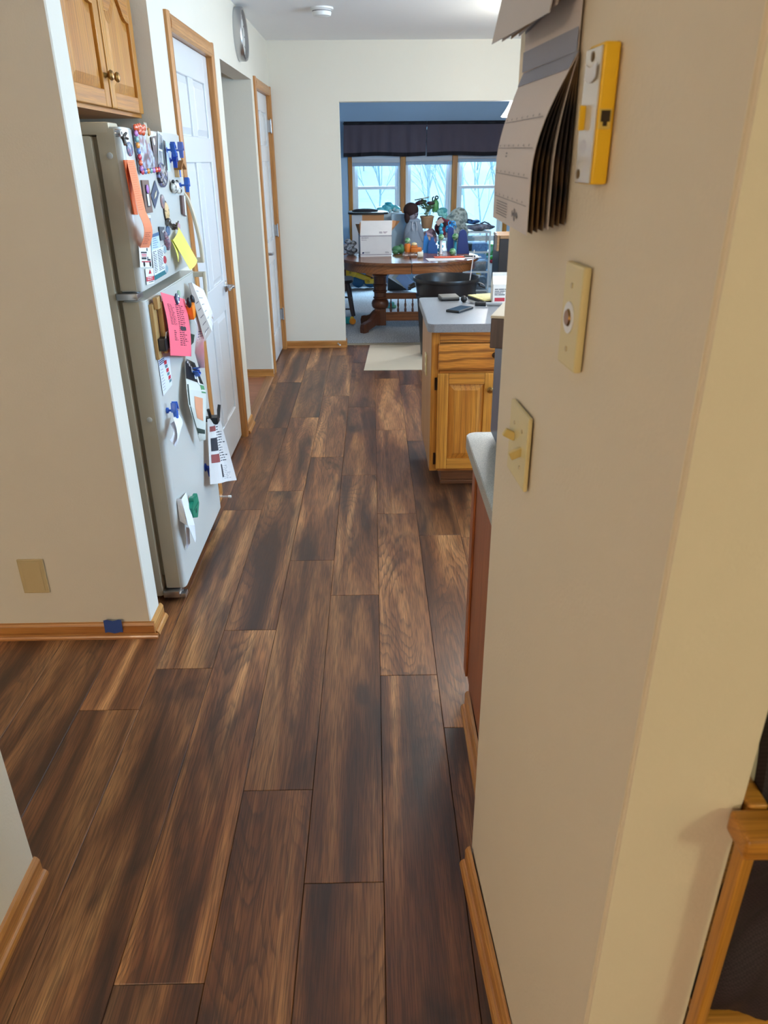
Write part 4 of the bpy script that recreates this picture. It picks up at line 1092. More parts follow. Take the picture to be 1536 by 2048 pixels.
m = MB(); m.tube([c0 + Vector((.0098, -.009, .008)), c0 + Vector((.0098, .004, .005)), c0 + Vector((.0098, -.003, -.004)), c0 + Vector((.0098, .009, -.008))], [.0012, .003, .003, .001], 6); m.build('swoosh', plain('swoosh_blue', rgb(60, 86, 140), .5), o)
disc('button_magnet', 'pale green round magnet above the pink letter', 'greenround', plain('pale_green', rgb(150, 176, 150), .35), face=plain('paler_green', rgb(186, 206, 182), .4), th=.006)
# envelopes under an orange and black clip
g = [fv(t_) for t_ in FR['grayenv']]; w_ = [fv(t_) for t_ in FR['whiteenv']]
P = quad(g[0], g[1], g[2], g[3]); m = MB(); m.sheet(P, 4, 6, .002)
o = own(m.build('envelope', plain('grey_envelope', rgb(168, 158, 150), .8)), 'grey and white envelopes hanging off the upper right of the lower door', 'envelope')
for k in range(5):
    a = .36 + k * .13
    mm = MB(); mm.patch(P, .25, .8, a, a + .012, off=.0012, n=2); mm.build('fold_tick', INK, o)
P = quad(w_[0], w_[1], w_[2], w_[3]); m = MB(); m.sheet(P, 4, 6, .001); sh = m.build('white_sheet', PAPER, o)
scribble(P, 5, INK, sh, (.1, .5), (.15, .9), .08, words=2); m = MB(); m.patch(P, .65, .8, .86, .96, off=.0012); m.build('orange_mark', plain('ochre', rgb(176, 130, 70), .7), sh)
t = mk('clip', 'orange and black handled clip holding the envelopes on lower door', 'clip')
c0 = Vector((XF + .03, 3.0551, 1.0718))
m = MB(); m.box(c0 + Vector((0, 0, -.016)), (.03, .05, .055), Matrix.Rotation(.2, 3, 'X'), .004); m.build('jaw', plain('orange_plastic', rgb(244, 138, 30), .4), t, True)
for dy in (-.032, .03):
    m = MB(); m.ball(c0 + Vector((.004, dy, .022)), (.010, .013, .022), 12, Matrix.Rotation(.3, 3, 'X')); m.build('handle_tip', BLACK, t, True)
m = MB(); m.lathe([(.014, 0), (.014, .016)], (XF, c0.y, c0.z), (1, 0, 0), 14); m.build('magnet_foot', DKGREY, t)
# curled letter
q_ = [fv(t_) for t_ in FR['curl']]

def Pc(u, v):
    left = [q_[0], q_[2] * .4 + q_[0] * .6, q_[2], q_[3], q_[4]]
    right = [q_[1], q_[1] * .5 + q_[2] * .5 + Vector((.02, .03, 0)), q_[2] + Vector((.03, .05, -.02)), q_[6], q_[5]]
    t_ = v * 4; i_ = min(int(t_), 3); f_ = t_ - i_
    return (left[i_] * (1 - f_) + left[i_ + 1] * f_) * (1 - u) + (right[i_] * (1 - f_) + right[i_ + 1] * f_) * u
m = MB(); m.sheet(Pc, 5, 16, .0008); o = own(m.build('letter', PAPER, smooth=True), 'white curled letter hanging right of the pink letter', 'letter')
scribble(Pc, 9, plain('blue_grey_ink', rgb(110, 120, 160), .8), o, (.15, .85), (.55, .8), .35, words=2)
p = [fv(t_) for t_ in FR['green']]
P = quad(*[Vector((XF + .01, a.y, a.z)) for a in p]); m = MB(); m.sheet(P, 3, 4, .004); own(m.build('picture_magnet', patch_mat('dark_green_picture', [rgb(26, 32, 30), rgb(50, 80, 60), rgb(36, 40, 40)], 60, .5)), 'dark green picture magnet half hidden behind the curled letter', 'magnet')
# schedule card
o, P = card('schedule_card', 'white schedule card with diagonal navy and red stripes below the wooden clip', 'card', 'stripecard', plain('schedule_white', rgb(222, 226, 240), .7))
nv_ = plain('navy_print', rgb(40, 42, 84), .7)
m = MB()
for k in range(3):
    m.patch(lambda u, v: P(u, v - .10 * u), .03, .5, .06 + k * .05, .085 + k * .05, n=3)
m.build('navy_stripes', nv_, o)
m = MB()
for k in range(3):
    m.patch(P, .45 + .12 * k, .68 + .12 * k, .10 + .26 * k, .22 + .26 * k)
m.build('red_blocks', red, o)
m = MB()
for k in range(3):
    m.patch(P, .5 + .12 * k, .72 + .12 * k, .24 + .26 * k, .33 + .26 * k)
m.build('teal_blocks', plain('grey_teal', rgb(96, 130, 136), .7), o)
scribble(P, 8, GREYINK, o, (.06, .4), (.3, .95), .2, words=4)
# flyer
q_ = [fv(t_) for t_ in FR['flyer']]

def Pfl(u, v):
    L_ = [q_[0], q_[5] * .5 + q_[0] * .5, q_[5] * .4 + q_[4] * .6, q_[4], q_[3] + Vector((-.02, -.02, .0))]
    R_ = [q_[1], q_[1] * .6 + q_[2] * .4, q_[2], q_[2] * .5 + q_[3] * .5, q_[3]]
    t_ = v * 4; i_ = min(int(t_), 3); f_ = t_ - i_
    return (L_[i_] * (1 - f_) + L_[i_ + 1] * f_) * (1 - u) + (R_[i_] * (1 - f_) + R_[i_ + 1] * f_) * u
m = MB(); m.sheet(Pfl, 6, 16, .0008); o = own(m.build('flyer', plain('flyer_white', rgb(214, 216, 206), .7)), 'crumpled dark and white advertising flyer under a blue clip on lower door', 'flyer')
m = MB(); m.patch(Pfl, .0, 1, .02, .40, off=.0008, n=6); m.build('black_panel', BLACK, o)
m = MB()
for k in range(5):
    a = .10 + .055 * k
    m.patch(Pfl, .1 + .14 * k, .2 + .14 * k, a, a + .10, off=.0016, n=2)
m.build('white_letters', PAPER, o)
m = MB(); m.patch(Pfl, .35, .8, .58, .82, off=.001, n=3); m.build('orange_picture', plain('salmon', rgb(226, 158, 120), .7), o)
m = MB(); m.patch(Pfl, .75, .98, .42, .52, off=.001, n=2); m.build('green_picture', plain('leaf_green', rgb(80, 140, 90), .7), o)
m = MB(); m.patch(Pfl, .03, .1, .45, .95, off=.001, n=2); m.patch(Pfl, .03, .9, .90, .94, off=.001, n=4); m.build('dark_border', plain('dark_green', rgb(50, 66, 58), .7), o)
clip('blue plastic clip holding the dark flyer on the lower door', (XF + .045, 2.9820, 0.8262), BLUEPL, .038, roll=1.1)
# white folded paper in a blue clip
q_ = [fv(t_) for t_ in FR['whitepaper']]
P = quad(q_[0], q_[1] + Vector((0, -.03, 0)), q_[2], q_[3], bulge=.01); m = MB(); m.sheet(P, 5, 8, .001)
o = own(m.build('folded_note', PAPER), 'white folded note hanging from a blue clip at left of lower door', 'note')
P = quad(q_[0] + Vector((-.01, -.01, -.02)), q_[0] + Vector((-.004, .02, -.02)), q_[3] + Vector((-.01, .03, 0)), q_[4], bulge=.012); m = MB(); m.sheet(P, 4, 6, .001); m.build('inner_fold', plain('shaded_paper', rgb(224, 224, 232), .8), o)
clip('blue plastic clip holding the white folded note at left of lower door', (XF + .032, 2.6312, 0.7736), BLUEPL, .036, roll=.1)
# rolled newspaper pages with black clip
q_ = [fv(t_) for t_ in FR['news']]
NEWSM = patch_mat('newsprint', [rgb(206, 200, 194), rgb(150, 140, 136), rgb(214, 208, 204), rgb(110, 100, 100), rgb(200, 190, 186)], 40, .8, 'voronoi')
top_c = Vector((XF + .04, 3.2013, 0.5621))

def Pn(u, v):
    a = top_c + Vector((-.02, -.03, 0)) + (q_[3] - top_c) * v; b = top_c + Vector((.02, .03, 0)) + (q_[2] - top_c) * v
    return a * (1 - u) + b * u + Vector((.012 * math.sin(u * math.pi * 2), 0, 0))
m = MB(); m.sheet(Pn, 8, 12, .0015)
o = own(m.build('newspaper_page', plain('news_paper', rgb(222, 216, 212), .8)), 'newspaper pages hanging from a black clip at lower right of the door', 'newspaper')
scribble(Pn, 16, INK, o, (.52, .95), (.08, .7), .34, words=3)
m = MB(); m.patch(Pn, .05, .42, .12, .2, off=.0012); m.patch(Pn, .05, .42, .55, .68, off=.0012); m.build('red_print', plain('brick_print', rgb(150, 70, 66), .7), o)
m = MB(); m.patch(Pn, .06, .40, .3, .5, off=.0012); m.patch(Pn, .45, .58, .72, .92, off=.0012); m.build('dark_print', INK, o)
scribble(Pn, 8, GREYINK, o, (.6, .95), (.75, .97), .25, words=4)
t = mk('clip', 'black spring clip holding the newspaper pages on lower door', 'clip')
for dy, dx in ((-.025, -.01), (.03, .02)):
    m = MB(); m.tube([top_c + Vector((dx, dy * .5, -.01)), top_c + Vector((dx, dy, .02)), top_c + Vector((dx * 1.2, dy * 1.3, .045))], [.006, .008, .007], 8); m.build('handle_tip', BLACK, t, True)
m = MB(); m.box(top_c + Vector((0, 0, -.012)), (.045, .05, .03), None, .004); m.bb((XF, top_c.y - .012, top_c.z - .02), (XF + .03, top_c.y + .012, top_c.z)); m.build('jaw', BLACK, t)
t = mk('push_pin_magnet', 'deep blue push pin shaped magnet beside the newspaper pages', 'magnet')
m = MB(); m.lathe([(.019, 0), (.018, .004), (.008, .009), (.007, .022), (.013, .030), (.012, .034)], (XF, 3.1039, 0.3575), (1, 0, 0), 18); m.build('pin_head', DBLUE, t, True)
m = MB(); m.tube([(XF + .012, 3.1039, 0.3546), (XF + .014, 3.1009, 0.3136)], [.006, .002], 8); m.build('pin_point', DBLUE, t, True)
# folded white leaflet with green house magnet at the bottom
q_ = [fv(t_) for t_ in FR['fold']]
P = quad(q_[0] + Vector((.004, -.02, 0)), q_[5] + Vector((0, .05, 0)), q_[4], q_[3], bulge=-.004)
A0 = Vector((XF + .008, 2.6166, 0.4354)); A1 = Vector((XF + .008, 2.7189, 0.4160)); B1 = Vector((XF + .030, 2.6556, 0.2503)); B0 = Vector((XF + .030, 2.5338, 0.3672))
P = quad(Vector((XF + .02, 2.5971, 0.4306)), Vector((XF + .004, 2.7287, 0.4013)), q_[4] + Vector((-.02, .04, 0)), Vector((XF + .04, 2.5679, 0.3331)))
m = MB(); m.sheet(P, 4, 6, .001); o = own(m.build('folded_leaflet', PAPER), 'folded white leaflet standing off the bottom of the lower door', 'leaflet')
P2 = quad(Vector((XF + .04, 2.5679, 0.3331)), q_[4] + Vector((-.02, .04, 0)), Vector((XF + .03, 2.6897, 0.2113)), Vector((XF + .045, 2.6166, 0.2308)))
m = MB(); m.sheet(P2, 4, 6, .001); m.build('lower_fold', PAPER, o)
P3 = quad(Vector((XF + .004, 2.5922, 0.4354)), Vector((XF + .02, 2.5971, 0.4306)), Vector((XF + .036, 2.5679, 0.3331)), Vector((XF + .004, 2.5874, 0.3429)))
m = MB(); m.sheet(P3, 3, 3, .001); m.build('side_fold', PAPER, o)
P4 = quad(Vector((XF + .03, 2.5727, 0.3234)), Vector((XF + .034, 2.6020, 0.3039)), Vector((XF + .02, 2.6312, 0.2211)), Vector((XF + .008, 2.6166, 0.2016)))
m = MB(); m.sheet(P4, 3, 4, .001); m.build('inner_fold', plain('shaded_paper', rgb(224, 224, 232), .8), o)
q_ = [fv(t_) for t_ in FR['house2']]
cy_ = 2.7287; m = MB()
gx = XF + .034
m.prism([(cy_ - .045, 0.3088), (cy_ + .02, 0.2795), (cy_ + .07, 0.3234), (cy_ + .055, 0.3721), (cy_ + .02, 0.3672), (cy_ + .012, 0.3799), (cy_ - .018, 0.3838), (cy_ - .016, 0.3672), (cy_ - .05, 0.3526)], 'YZ', XF + .016, gx, .002)
o = own(m.build('house_magnet', plain('house_green', rgb(20, 134, 104), .4)), 'green house shaped clip magnet near the bottom of the lower door', 'magnet')
m = MB(); m.bb((gx, cy_ - .002, 0.3088), (gx + .001, cy_ + .014, 0.3253)); m.bb((gx, cy_ - .03, 0.3331), (gx + .001, cy_ + .05, 0.3360)); m.build('window_print', plain('deep_green', rgb(8, 74, 60), .5), o)
m = MB(); m.lathe([(.012, 0), (.012, .018)], (XF, cy_, 0.3331), (1, 0, 0), 14); m.build('magnet_foot', BLACK, o)

# ---------------------------------------------------------------- cabinet doors (raised panel), facing -Y or +X
def cab_door(parent, x0, x1, z0, z1, matz, matx, arch=0.0, th=.019, name='cabinet_door', xform=None, stile=.052):
    """front in the XZ plane looking to -Y at y=0..-th; xform moves the vertices into place"""
    X = xform or (lambda v: v)
    def emit(mb, nm, mt, par):
        for v in mb.bm.verts:
            v.co = X(v.co)
        bmesh.ops.recalc_face_normals(mb.bm, faces=mb.bm.faces)
        return mb.build(nm, mt, par)
    m = MB()
    m.bb((x0 + .004, -.006, z0 + .004), (x1 - .004, 0, z1 - .004))
    d = emit(m, name, matz, parent)
    for xa, xb in ((x0, x0 + stile), (x1 - stile, x1)):
        m = MB(); m.bb((xa, -th, z0), (xb, -.0005, z1), .004, 2); emit(m, 'stile', matz, d)
    m = MB(); m.bb((x0 + stile, -th + .0005, z0), (x1 - stile, -.0005, z0 + stile), .003, 2); emit(m, 'rail', matx, d); m = MB()
    a, b = x0 + stile, x1 - stile
    n = 14; cath = lambda u: arch * (0.5 - 0.5 * math.cos(2 * math.pi * min(max((u - .06) / .88, 0), 1))) ** 1.3
    zt = z1 - stile - arch
    if arch > 0:
        m.prism([(a, z1), (b, z1)] + [(b - (b - a) * i / n, zt + cath(1 - i / n)) for i in range(n + 1)], 'XZ', -th + .0005, 0)
    else:
        m.bb((a, -th + .0005, z1 - stile), (b, 0, z1), .003, 2)
    emit(m, 'rail', matx, d)
    # raised panel following the arch
    m = MB(); g = .032
    up = lambda i, off: (a + off + (b - a - 2 * off) * i / n, zt + cath(i / n) - off)
    out = [(a, z0 + stile), (b, z0 + stile)] + [up(i, 0) for i in range(n, -1, -1)]
    inn = [(a + g, z0 + stile + g), (b - g, z0 + stile + g)] + [up(i, g) for i in range(n, -1, -1)]
    A = [m.bm.verts.new((p[0], -.0065, p[1])) for p in out]; B = [m.bm.verts.new((p[0], -th + .003, p[1])) for p in inn]
    m.bm.faces.new(B)
    for i in range(len(A)):
        j = (i + 1) % len(A); m.bm.faces.new((A[i], A[j], B[j], B[i]))
    emit(m, 'raised_panel', matz, d)
    return d


def knob(parent, c, ax, mat=BRASS, s=1.0):
    m = MB(); m.lathe([(.010 * s, 0), (.008 * s, .002 * s), (.006 * s, .010 * s), (.014 * s, .016 * s), (.0165 * s, .022 * s), (.012 * s, .028 * s), (.0001, .030 * s)], c, ax, 18)
    return m.build('knob', mat, parent, True)


# upper cabinet over the refrigerator
XC = -.905
uc = mk('wall_cabinet', 'honey oak wall cabinet with arched doors above the refrigerator', 'cabinet')
m = MB(); m.bb((-1.5, 2.44, 1.755), (XC - .002, 3.318, 2.20)); m.build('cabinet_body', OAK_Y, uc)
m = MB(); m.bb((XC - .002, 2.44, 1.755), (XC + .004, 3.318, 1.79)); m.bb((XC - .002, 2.44, 2.17), (XC + .004, 3.318, 2.20)); m.build('face_frame', OAK_Y, uc)
for y0, y1, ky in ((2.51, 2.893, 2.865), (2.905, 3.288, 2.933)):
    xf_ = lambda v: Vector((XC + .004 - v.y, v.x, v.z))
    d = cab_door(uc, y0, y1, 1.768, 2.185, OAK_Z, OAK_Y, arch=.075, xform=xf_)
    knob(d, (XC + .022, ky, 1.862), (1, 0, 0))

# ---------------------------------------------------------------- things on the left side walls
t = mk('wall_clock', 'round silver rimmed clock high on the left wall', 'clock')
c0 = (XL, 5.50, 2.318)
m = MB(); m.lathe([(.142, 0), (.146, .01), (.146, .045), (.140, .052), (.131, .048), (.129, .030)], c0, (1, 0, 0), 48, cap=False); m.build('rim', CHROME, t, True)
m = MB(); m.lathe([(.142, .001), (.131, .030)], c0, (1, 0, 0), 48); m.build('dial', plain('dial_white', rgb(226, 224, 218), .6), t)
m = MB()
for k in range(12):
    a = k * math.pi / 6
    m.box((XL + .031, 5.50 + .112 * math.sin(a), 2.318 + .112 * math.cos(a)), (.001, .006, .02), Matrix.Rotation(-a, 3, 'X'))
m.build('hour_marks', INK, t)
m = MB(); m.box((XL + .033, 5.52, 2.335), (.001, .006, .07), Matrix.Rotation(-.9, 3, 'X')); m.box((XL + .034, 5.48, 2.28), (.001, .004, .1), Matrix.Rotation(.5, 3, 'X')); m.build('hands', BLACK, t)
m = MB(); m.lathe([(.13, .046), (.13, .048)], c0, (1, 0, 0), 40); m.build('glass', glass_mat('clock_glass', gl=.08), t)

t = mk('smoke_detector', 'round white smoke detector on the ceiling', 'smoke detector')
c0 = (-.30, 5.62, CEIL)
m = MB(); m.lathe([(.074, 0), (.074, -.010), (.064, -.014)], c0, (0, 0, 1), 36); m.build('mounting_ring', WHITEP, t, True)
m = MB(); m.lathe([(.060, -.014), (.061, -.030), (.056, -.044), (.040, -.048), (.0001, -.048)], c0, (0, 0, 1), 36); m.build('cover', WHITEP, t, True)
m = MB(); m.lathe([(.0615, -.018), (.0615, -.022)], c0, (0, 0, 1), 36, cap=False); m.build('vent_slot', DKGREY, t)

o = MB(); o.bb((-1.275, 2.310, .195), (-1.183, 2.318, .333), .003)
pl = own(o.build('wall_plate', ALMOND), 'blank tan wall plate low on the left wall', 'wall plate')
m = MB(); m.bb((-1.262, 2.3085, .205), (-1.196, 2.3105, .323), .002); m.build('plate_face', ALMOND, pl)
Pt = lambda u, v: (-1.009 + .066 * u, 2.3035 - .003 * v, .077 - .052 * v + .003 * math.sin(u * 9))
m = MB(); m.sheet(Pt, 6, 4, .0006, (0, -1, 0)); own(m.build('masking_tape', plain('blue_tape', rgb(44, 76, 150), .7)), 'short piece of blue tape stuck on the left baseboard', 'tape')
for nm, lab, a, d in (('door_stop', 'white tipped spring door stop at floor near far corner of refrigerator', (-.815, 3.50, .035), (1, 0, .0)), ('door_stop', 'white tipped spring door stop on the far wall baseboard', (-.335, YF - .012, .035), (.35, -1, 0))):
    t = mk(nm, lab, 'door stop'); a = Vector(a); d = Vector(d).normalized()
    m = MB(); pts = []
    sx = d.cross(Vector((0, 0, 1))).normalized()
    for k in range(60):
        pts.append(a + d * (.0009 * k) + (sx * math.cos(k * .9) + Vector((0, 0, 1)) * math.sin(k * .9)) * .005)
    m.tube(pts, .0014, 5); m.build('spring', CHROME, t, True)
    m = MB(); m.lathe([(.006, .052), (.0075, .054), (.0075, .066), (.006, .069)], a, d, 14); m.build('rubber_tip', WHITEP, t, True)
    m = MB(); m.lathe([(.008, -.002), (.008, .004)], a, d, 14); m.build('screw_base', CHROME, t)
# casing strip behind the refrigerator carries the stop: a short return of baseboard
baseboard('baseboard_alcove_end', 'Y', 3.33, 3.576, XL, 1, TRIM_Y)

# ---------------------------------------------------------------- things on the short right wall (own frame: +x toward camera along wall, +y out into hall)
RWO = Vector((.222, 1.30, 0)); RWZ = math.atan2(-.70, .0505)


def onwall(name, label, cat, group=None):
    return thing(name, label, cat, RWO, RWZ, group)
# local frame: x = u along wall toward camera; y axis = rotate x by +90 deg -> points to +X... so the hall is at -y


def WP(u, n, z):
    return Vector((u, -n, z))


t = onwall('light_switch', 'ivory double light switch plate on the short right wall', 'light switch')
m = MB(); m.bb(WP(.128, 0, 1.125), WP(.238, .007, 1.246), .0035); m.build('cover_plate', IVORY, t)
for u, dz in ((.160, .010), (.206, -.006)):
    m = MB(); m.box(WP(u, .014, 1.185 + dz), (.010, .022, .014), Matrix.Rotation(-.5 if dz > 0 else .4, 3, 'X'), .003); m.build('toggle', plain('toggle_ivory', rgb(214, 190, 120), .35), t, True)
    for z in (1.155, 1.215):
        m = MB(); m.lathe([(.0035, 0), (.003, .0012)], WP(u, .007, z), (0, -1, 0), 10); m.build('screw', ALMOND, t)
t = onwall('cable_plate', 'ivory cable socket plate with one round hole above the light switch', 'wall plate')
m = MB(); m.bb(WP(.352, 0, 1.363), WP(.420, .010, 1.487), .0035); m.build('cover_plate', IVORY, t)
m = MB(); m.lathe([(.019, .008), (.019, .0095), (.015, .0095)], WP(.384, .002, 1.424), (0, -1, 0), 24); m.build('ring', WHITEP, t)
m = MB(); m.lathe([(.011, .0090), (.009, .0118)], WP(.384, .002, 1.424), (0, -1, 0), 16); m.build('socket', BRASS, t, True)
for z in (1.386, 1.462):
    m = MB(); m.lathe([(.0035, 0), (.003, .0012)], WP(.384, .010, z), (0, -1, 0), 10); m.build('screw', ALMOND, t)
t = onwall('phone_jack', 'yellow sided phone jack box with a pale front plate high on the short right wall', 'phone jack')
YEL = plain('yellow_plastic', rgb(246, 196, 30), .45)
m = MB(); m.bb(WP(.387, 0, 1.574), WP(.434, .0175, 1.706), .003, 3); m.build('jack_housing', YEL, t, True)
m = MB(); m.bb(WP(.384, .0175, 1.575), WP(.4325, .0195, 1.703), .0008, 1); m.build('front_plate', plain('clear_plate', rgb(206, 196, 176), .25, coat=.4), t)
m = MB(); m.bb(WP(.4335, .003, 1.627), WP(.4355, .0165, 1.646), .001); m.build('socket_frame', plain('pale_yellow', rgb(226, 196, 96), .4), t)
m = MB(); m.bb(WP(.435, .005, 1.634), WP(.4362, .0145, 1.6445)); m.bb(WP(.435, .0075, 1.630), WP(.4362, .012, 1.634)); m.build('socket_hole', plain('socket_dark', rgb(50, 36, 18), .5), t)
m = MB(); m.bb(WP(.3975, .0195, 1.627), WP(.4015, .026, 1.651), .0012); m.build('yellow_tab', YEL, t, True)
m = MB(); m.sheet(lambda u, v: WP(.388 + .040 * u, .0203 + .002 * u, 1.690 - .014 * v - .005 * math.sin(u * 3)), 5, 3, .0005, (0, -1, 0)); m.build('torn_paper', PAPER, t)
for u, z in ((.407, 1.695), (.395, 1.584)):
    m = MB(); m.lathe([(.0048, .0195), (.0048, .0205), (.003, .0212)], WP(u, 0, z), (0, -1, 0), 12); m.build('screw', plain('old_screw', rgb(120, 96, 60), .35, .8), t, True)
CALP = plain('calendar_paper', rgb(214, 204, 200), .8, var=.02)
CALB = plain('calendar_blue_edge', rgb(150, 154, 170), .8)
t = onwall('calendar', 'paper wall calendar open with curling pages on the short right wall', 'calendar')
zt, zb = 1.712, 1.512
m = MB(); m.sheet(lambda u, v: WP(.065 + .235 * u, .002 + .003 * (1 - u), 1.80 - .088 * v), 6, 3, .0006, (0, -1, 0)); up_ = m.build('upper_page', CALP, t)
m = MB(); m.patch(lambda u, v: WP(.065 + .235 * u, .003 + .003 * (1 - u), 1.80 - .088 * v), 0, 1, .72, 1, (0, -1, 0), .0006); m.build('page_border', CALB, up_)


def page(k, n):
    f = k / (n - 1)

    def P(u, v):
        s = math.sin(min(v * 1.5, 1) * math.pi / 2)
        o_near = .002 + f * .047 * s
        o_far = .002 + (f * .033 + .002) * s
        return WP(.058 + .247 * u, o_far * (1 - u) + o_near * u, zt - (.200 - .012 * (1 - f)) * v + .006 * (1 - u) * v)
    return P


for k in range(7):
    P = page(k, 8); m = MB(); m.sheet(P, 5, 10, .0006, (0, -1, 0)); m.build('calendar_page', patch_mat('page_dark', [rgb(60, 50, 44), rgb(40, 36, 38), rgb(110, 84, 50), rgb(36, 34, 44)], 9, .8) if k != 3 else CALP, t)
P = page(7, 8)
m = MB(); m.sheet(P, 6, 14, .0008, (0, -1, 0)); fp = m.build('front_page', CALP, t, True)
O_ = (0, -1, 0)
m = MB(); m.patch(P, 0, 1, .0, .09, O_, .001, 6); m.build('page_border', CALB, fp)
m = MB()
for v in (.33, .50, .67, .83):
    m.patch(P, .04, .96, v, v + .004, O_, .001, 6)
m.build('grid_lines', GREYINK, fp)
m = MB()
for v in (.31, .48, .65, .81):
    for k in range(7):
        m.patch(P, .07 + .13 * k, .085 + .13 * k, v, v + .012, O_, .001, 1)
m.build('day_numbers', GREYINK, fp, kind='stuff')
m = MB()
for k in range(6):
    m.patch(P, .12, .46, .86 + .018 * k, .866 + .018 * k, O_, .001, 3)
m.patch(P, .62, .75, .90, .92, O_, .001, 1); m.patch(P, .66, .68, .87, .95, O_, .001, 1); m.patch(P, .6, .62, .89, .93, O_, .001, 1); m.patch(P, .72, .74, .89, .93, O_, .001, 1)
m.patch(P, .30, .34, .53, .54, O_, .001, 1); m.patch(P, .30, .34, .55, .56, O_, .001, 1)
m.build('small_print', GREYINK, fp)

t = onwall('paper_stack', 'bundle of curling papers hanging above the calendar on right wall', 'papers')
for k in range(5):
    f = k / 4

    def P(u, v, f=f):
        o = .004 + f * .004 + (.006 + .030 * f) * v ** 1.4 * (.7 + .5 * (1 - u) * f + .25 * u)
        return WP(.075 - .02 * f + (.235 + .02 * f) * u, o, 2.02 - (.262 + .010 * f) * v + .020 * u * (1 - f) * v)
    m = MB(); m.sheet(P, 6, 10, .0006, (0, -1, 0)); m.build('sheet', [CALB, PAPER, plain('kraft_sheet', rgb(190, 160, 126), .8), CALP, plain('grey_sheet', rgb(196, 190, 188), .8)][k], t, True)

# ---------------------------------------------------------------- island cabinet run
isl = mk('island_cabinet', 'honey oak base cabinet with drawer and raised panel door', 'cabinet')
Yc = 3.62
m = MB(); m.bb((.284, Yc + .02, .115), (.905, 4.30, .848)); m.build('cabinet_body', wood('oak_side', rgb(196, 150, 104), rgb(180, 132, 86), rgb(130, 86, 48), 'Z', 18, .8, .2), isl)
for a, b in (((.284, Yc, .115), (.325, Yc + .02, .848)), ((.60, Yc, .145), (.628, Yc + .0199, .635)), ((.864, Yc, .115), (.905, Yc + .02, .848))):
    m = MB(); m.bb(a, b, .002, 1); m.build('stile', OAK_Z, isl)
m = MB()
for a, b in (((.325, Yc, .79), (.864, Yc + .0195, .848)), ((.325, Yc, .635), (.864, Yc + .0195, .662)), ((.325, Yc, .115), (.864, Yc + .0195, .145))):
    m.bb(a, b, .002, 1)
m.build('face_rail', OAK_DRAWER, isl)
d = MB(); d.bb((.318, Yc - .019, .655), (.868, Yc, .788), .007, 3); dr = d.build('drawer', OAK_DRAWER, isl, True)
knob(dr, (.592, Yc - .019, .735), (0, -1, 0), plain('dark_knob', rgb(60, 40, 26), .35, .5), .9)
d = cab_door(isl, .316, .606, .132, .640, OAK_Z, OAK_X, xform=lambda v: Vector((v.x, Yc + v.y, v.z)), stile=.055)
knob(d, (.578, Yc - .019, .560), (0, -1, 0))
for z in (.585, .185):
    m = MB(); m.bb((.303, Yc - .006, z - .032), (.316, Yc, z + .032), .002); m.lathe([(.005, -.028), (.005, .028)], (.317, Yc - .010, z), seg=10); m.build('hinge', BROWNHINGE, isl)
m = MB(); m.bb((.355, Yc + .10, 0), (.895, 4.30, .115)); m.bb((.350, Yc + .088, .0), (.895, Yc + .10, .022), .006); m.build('toe_kick', wood('toe_wood', rgb(140, 92, 60), rgb(116, 72, 44), rgb(70, 40, 24), 'X', 20, 1, .3), isl)
d2 = cab_door(isl, .622, .868, .132, .640, OAK_Z, OAK_X, xform=lambda v: Vector((v.x, Yc + v.y, v.z)), stile=.055)
o = MB(); o.bb((.277, 3.90, .55), (.284, 3.985, .662), .003); sp = own(o.build('outlet_plate', IVORY), 'ivory outlet plate on the side of the oak island cabinet', 'outlet')
m = MB()
for z in (.585, .627):
    m.bb((.2755, 3.925, z - .012), (.2772, 3.96, z + .012), .004)
m.build('socket', ALMOND, sp)


def rrect(x0, x1, y0, y1, r, corners):
    pts = []
    for (cx, cy, a0, k) in ((x0 + r, y0 + r, math.pi, 0), (x1 - r, y0 + r, 1.5 * math.pi, 1), (x1 - r, y1 - r, 0, 2), (x0 + r, y1 - r, .5 * math.pi, 3)):
        if k in corners:
            pts += [(cx + r * math.cos(a0 + math.pi / 2 * i / 8), cy + r * math.sin(a0 + math.pi / 2 * i / 8)) for i in range(9)]
        else:
            pts.append(((x0, x1, x1, x0)[k], (y0, y0, y1, y1)[k]))
    return pts


m = MB(); m.prism(rrect(.262, .935, 3.575, 4.345, .035, (0, 3)), 'XY', .848, .888, .002)
own(m.build('countertop', CTOP), 'grey speckled laminate countertop on the oak island cabinet', 'countertop')
# things on the island
ZT = .888
t = mk('smartphone', 'black smartphone lying face up near the front of the island countertop', 'phone')
rot = Matrix.Rotation(-.62, 3, 'Z'); c0 = Vector((.452, 3.93, ZT + .006))
m = MB(); m.box(c0, (.078, .155, .012), rot, .004, 3); m.build('case', BLACK, t, True)
m = MB(); m.box(c0 + Vector((0, 0, .0062)), (.068, .144, .0008), rot); m.build('screen', plain('phone_screen', rgb(40, 52, 60), .08, coat=.6), t)
t = mk('wallet', 'worn grey brown leather wallet at the back of the island countertop', 'wallet')
rot = Matrix.Rotation(.15, 3, 'Z'); c0 = Vector((.425, 4.255, ZT))
m = MB(); m.box(c0 + Vector((0, 0, .008)), (.105, .09, .014), rot, .006, 3); m.build('lower_half', BLACK, t, True)
m = MB(); m.box(c0 + Vector((0, 0, .019)), (.103, .088, .012), rot @ Matrix.Rotation(.05, 3, 'X'), .005, 3); m.build('upper_half', plain('worn_leather', rgb(116, 112, 106), .6), t, True)
t = mk('key_ring', 'bunch of keys with a black fob on the island countertop', 'keys')
m = MB(); m.ball((.500, 4.17, ZT + .018), (.018, .022, .018), 14); m.build('key_fob', BLACK, t, True)
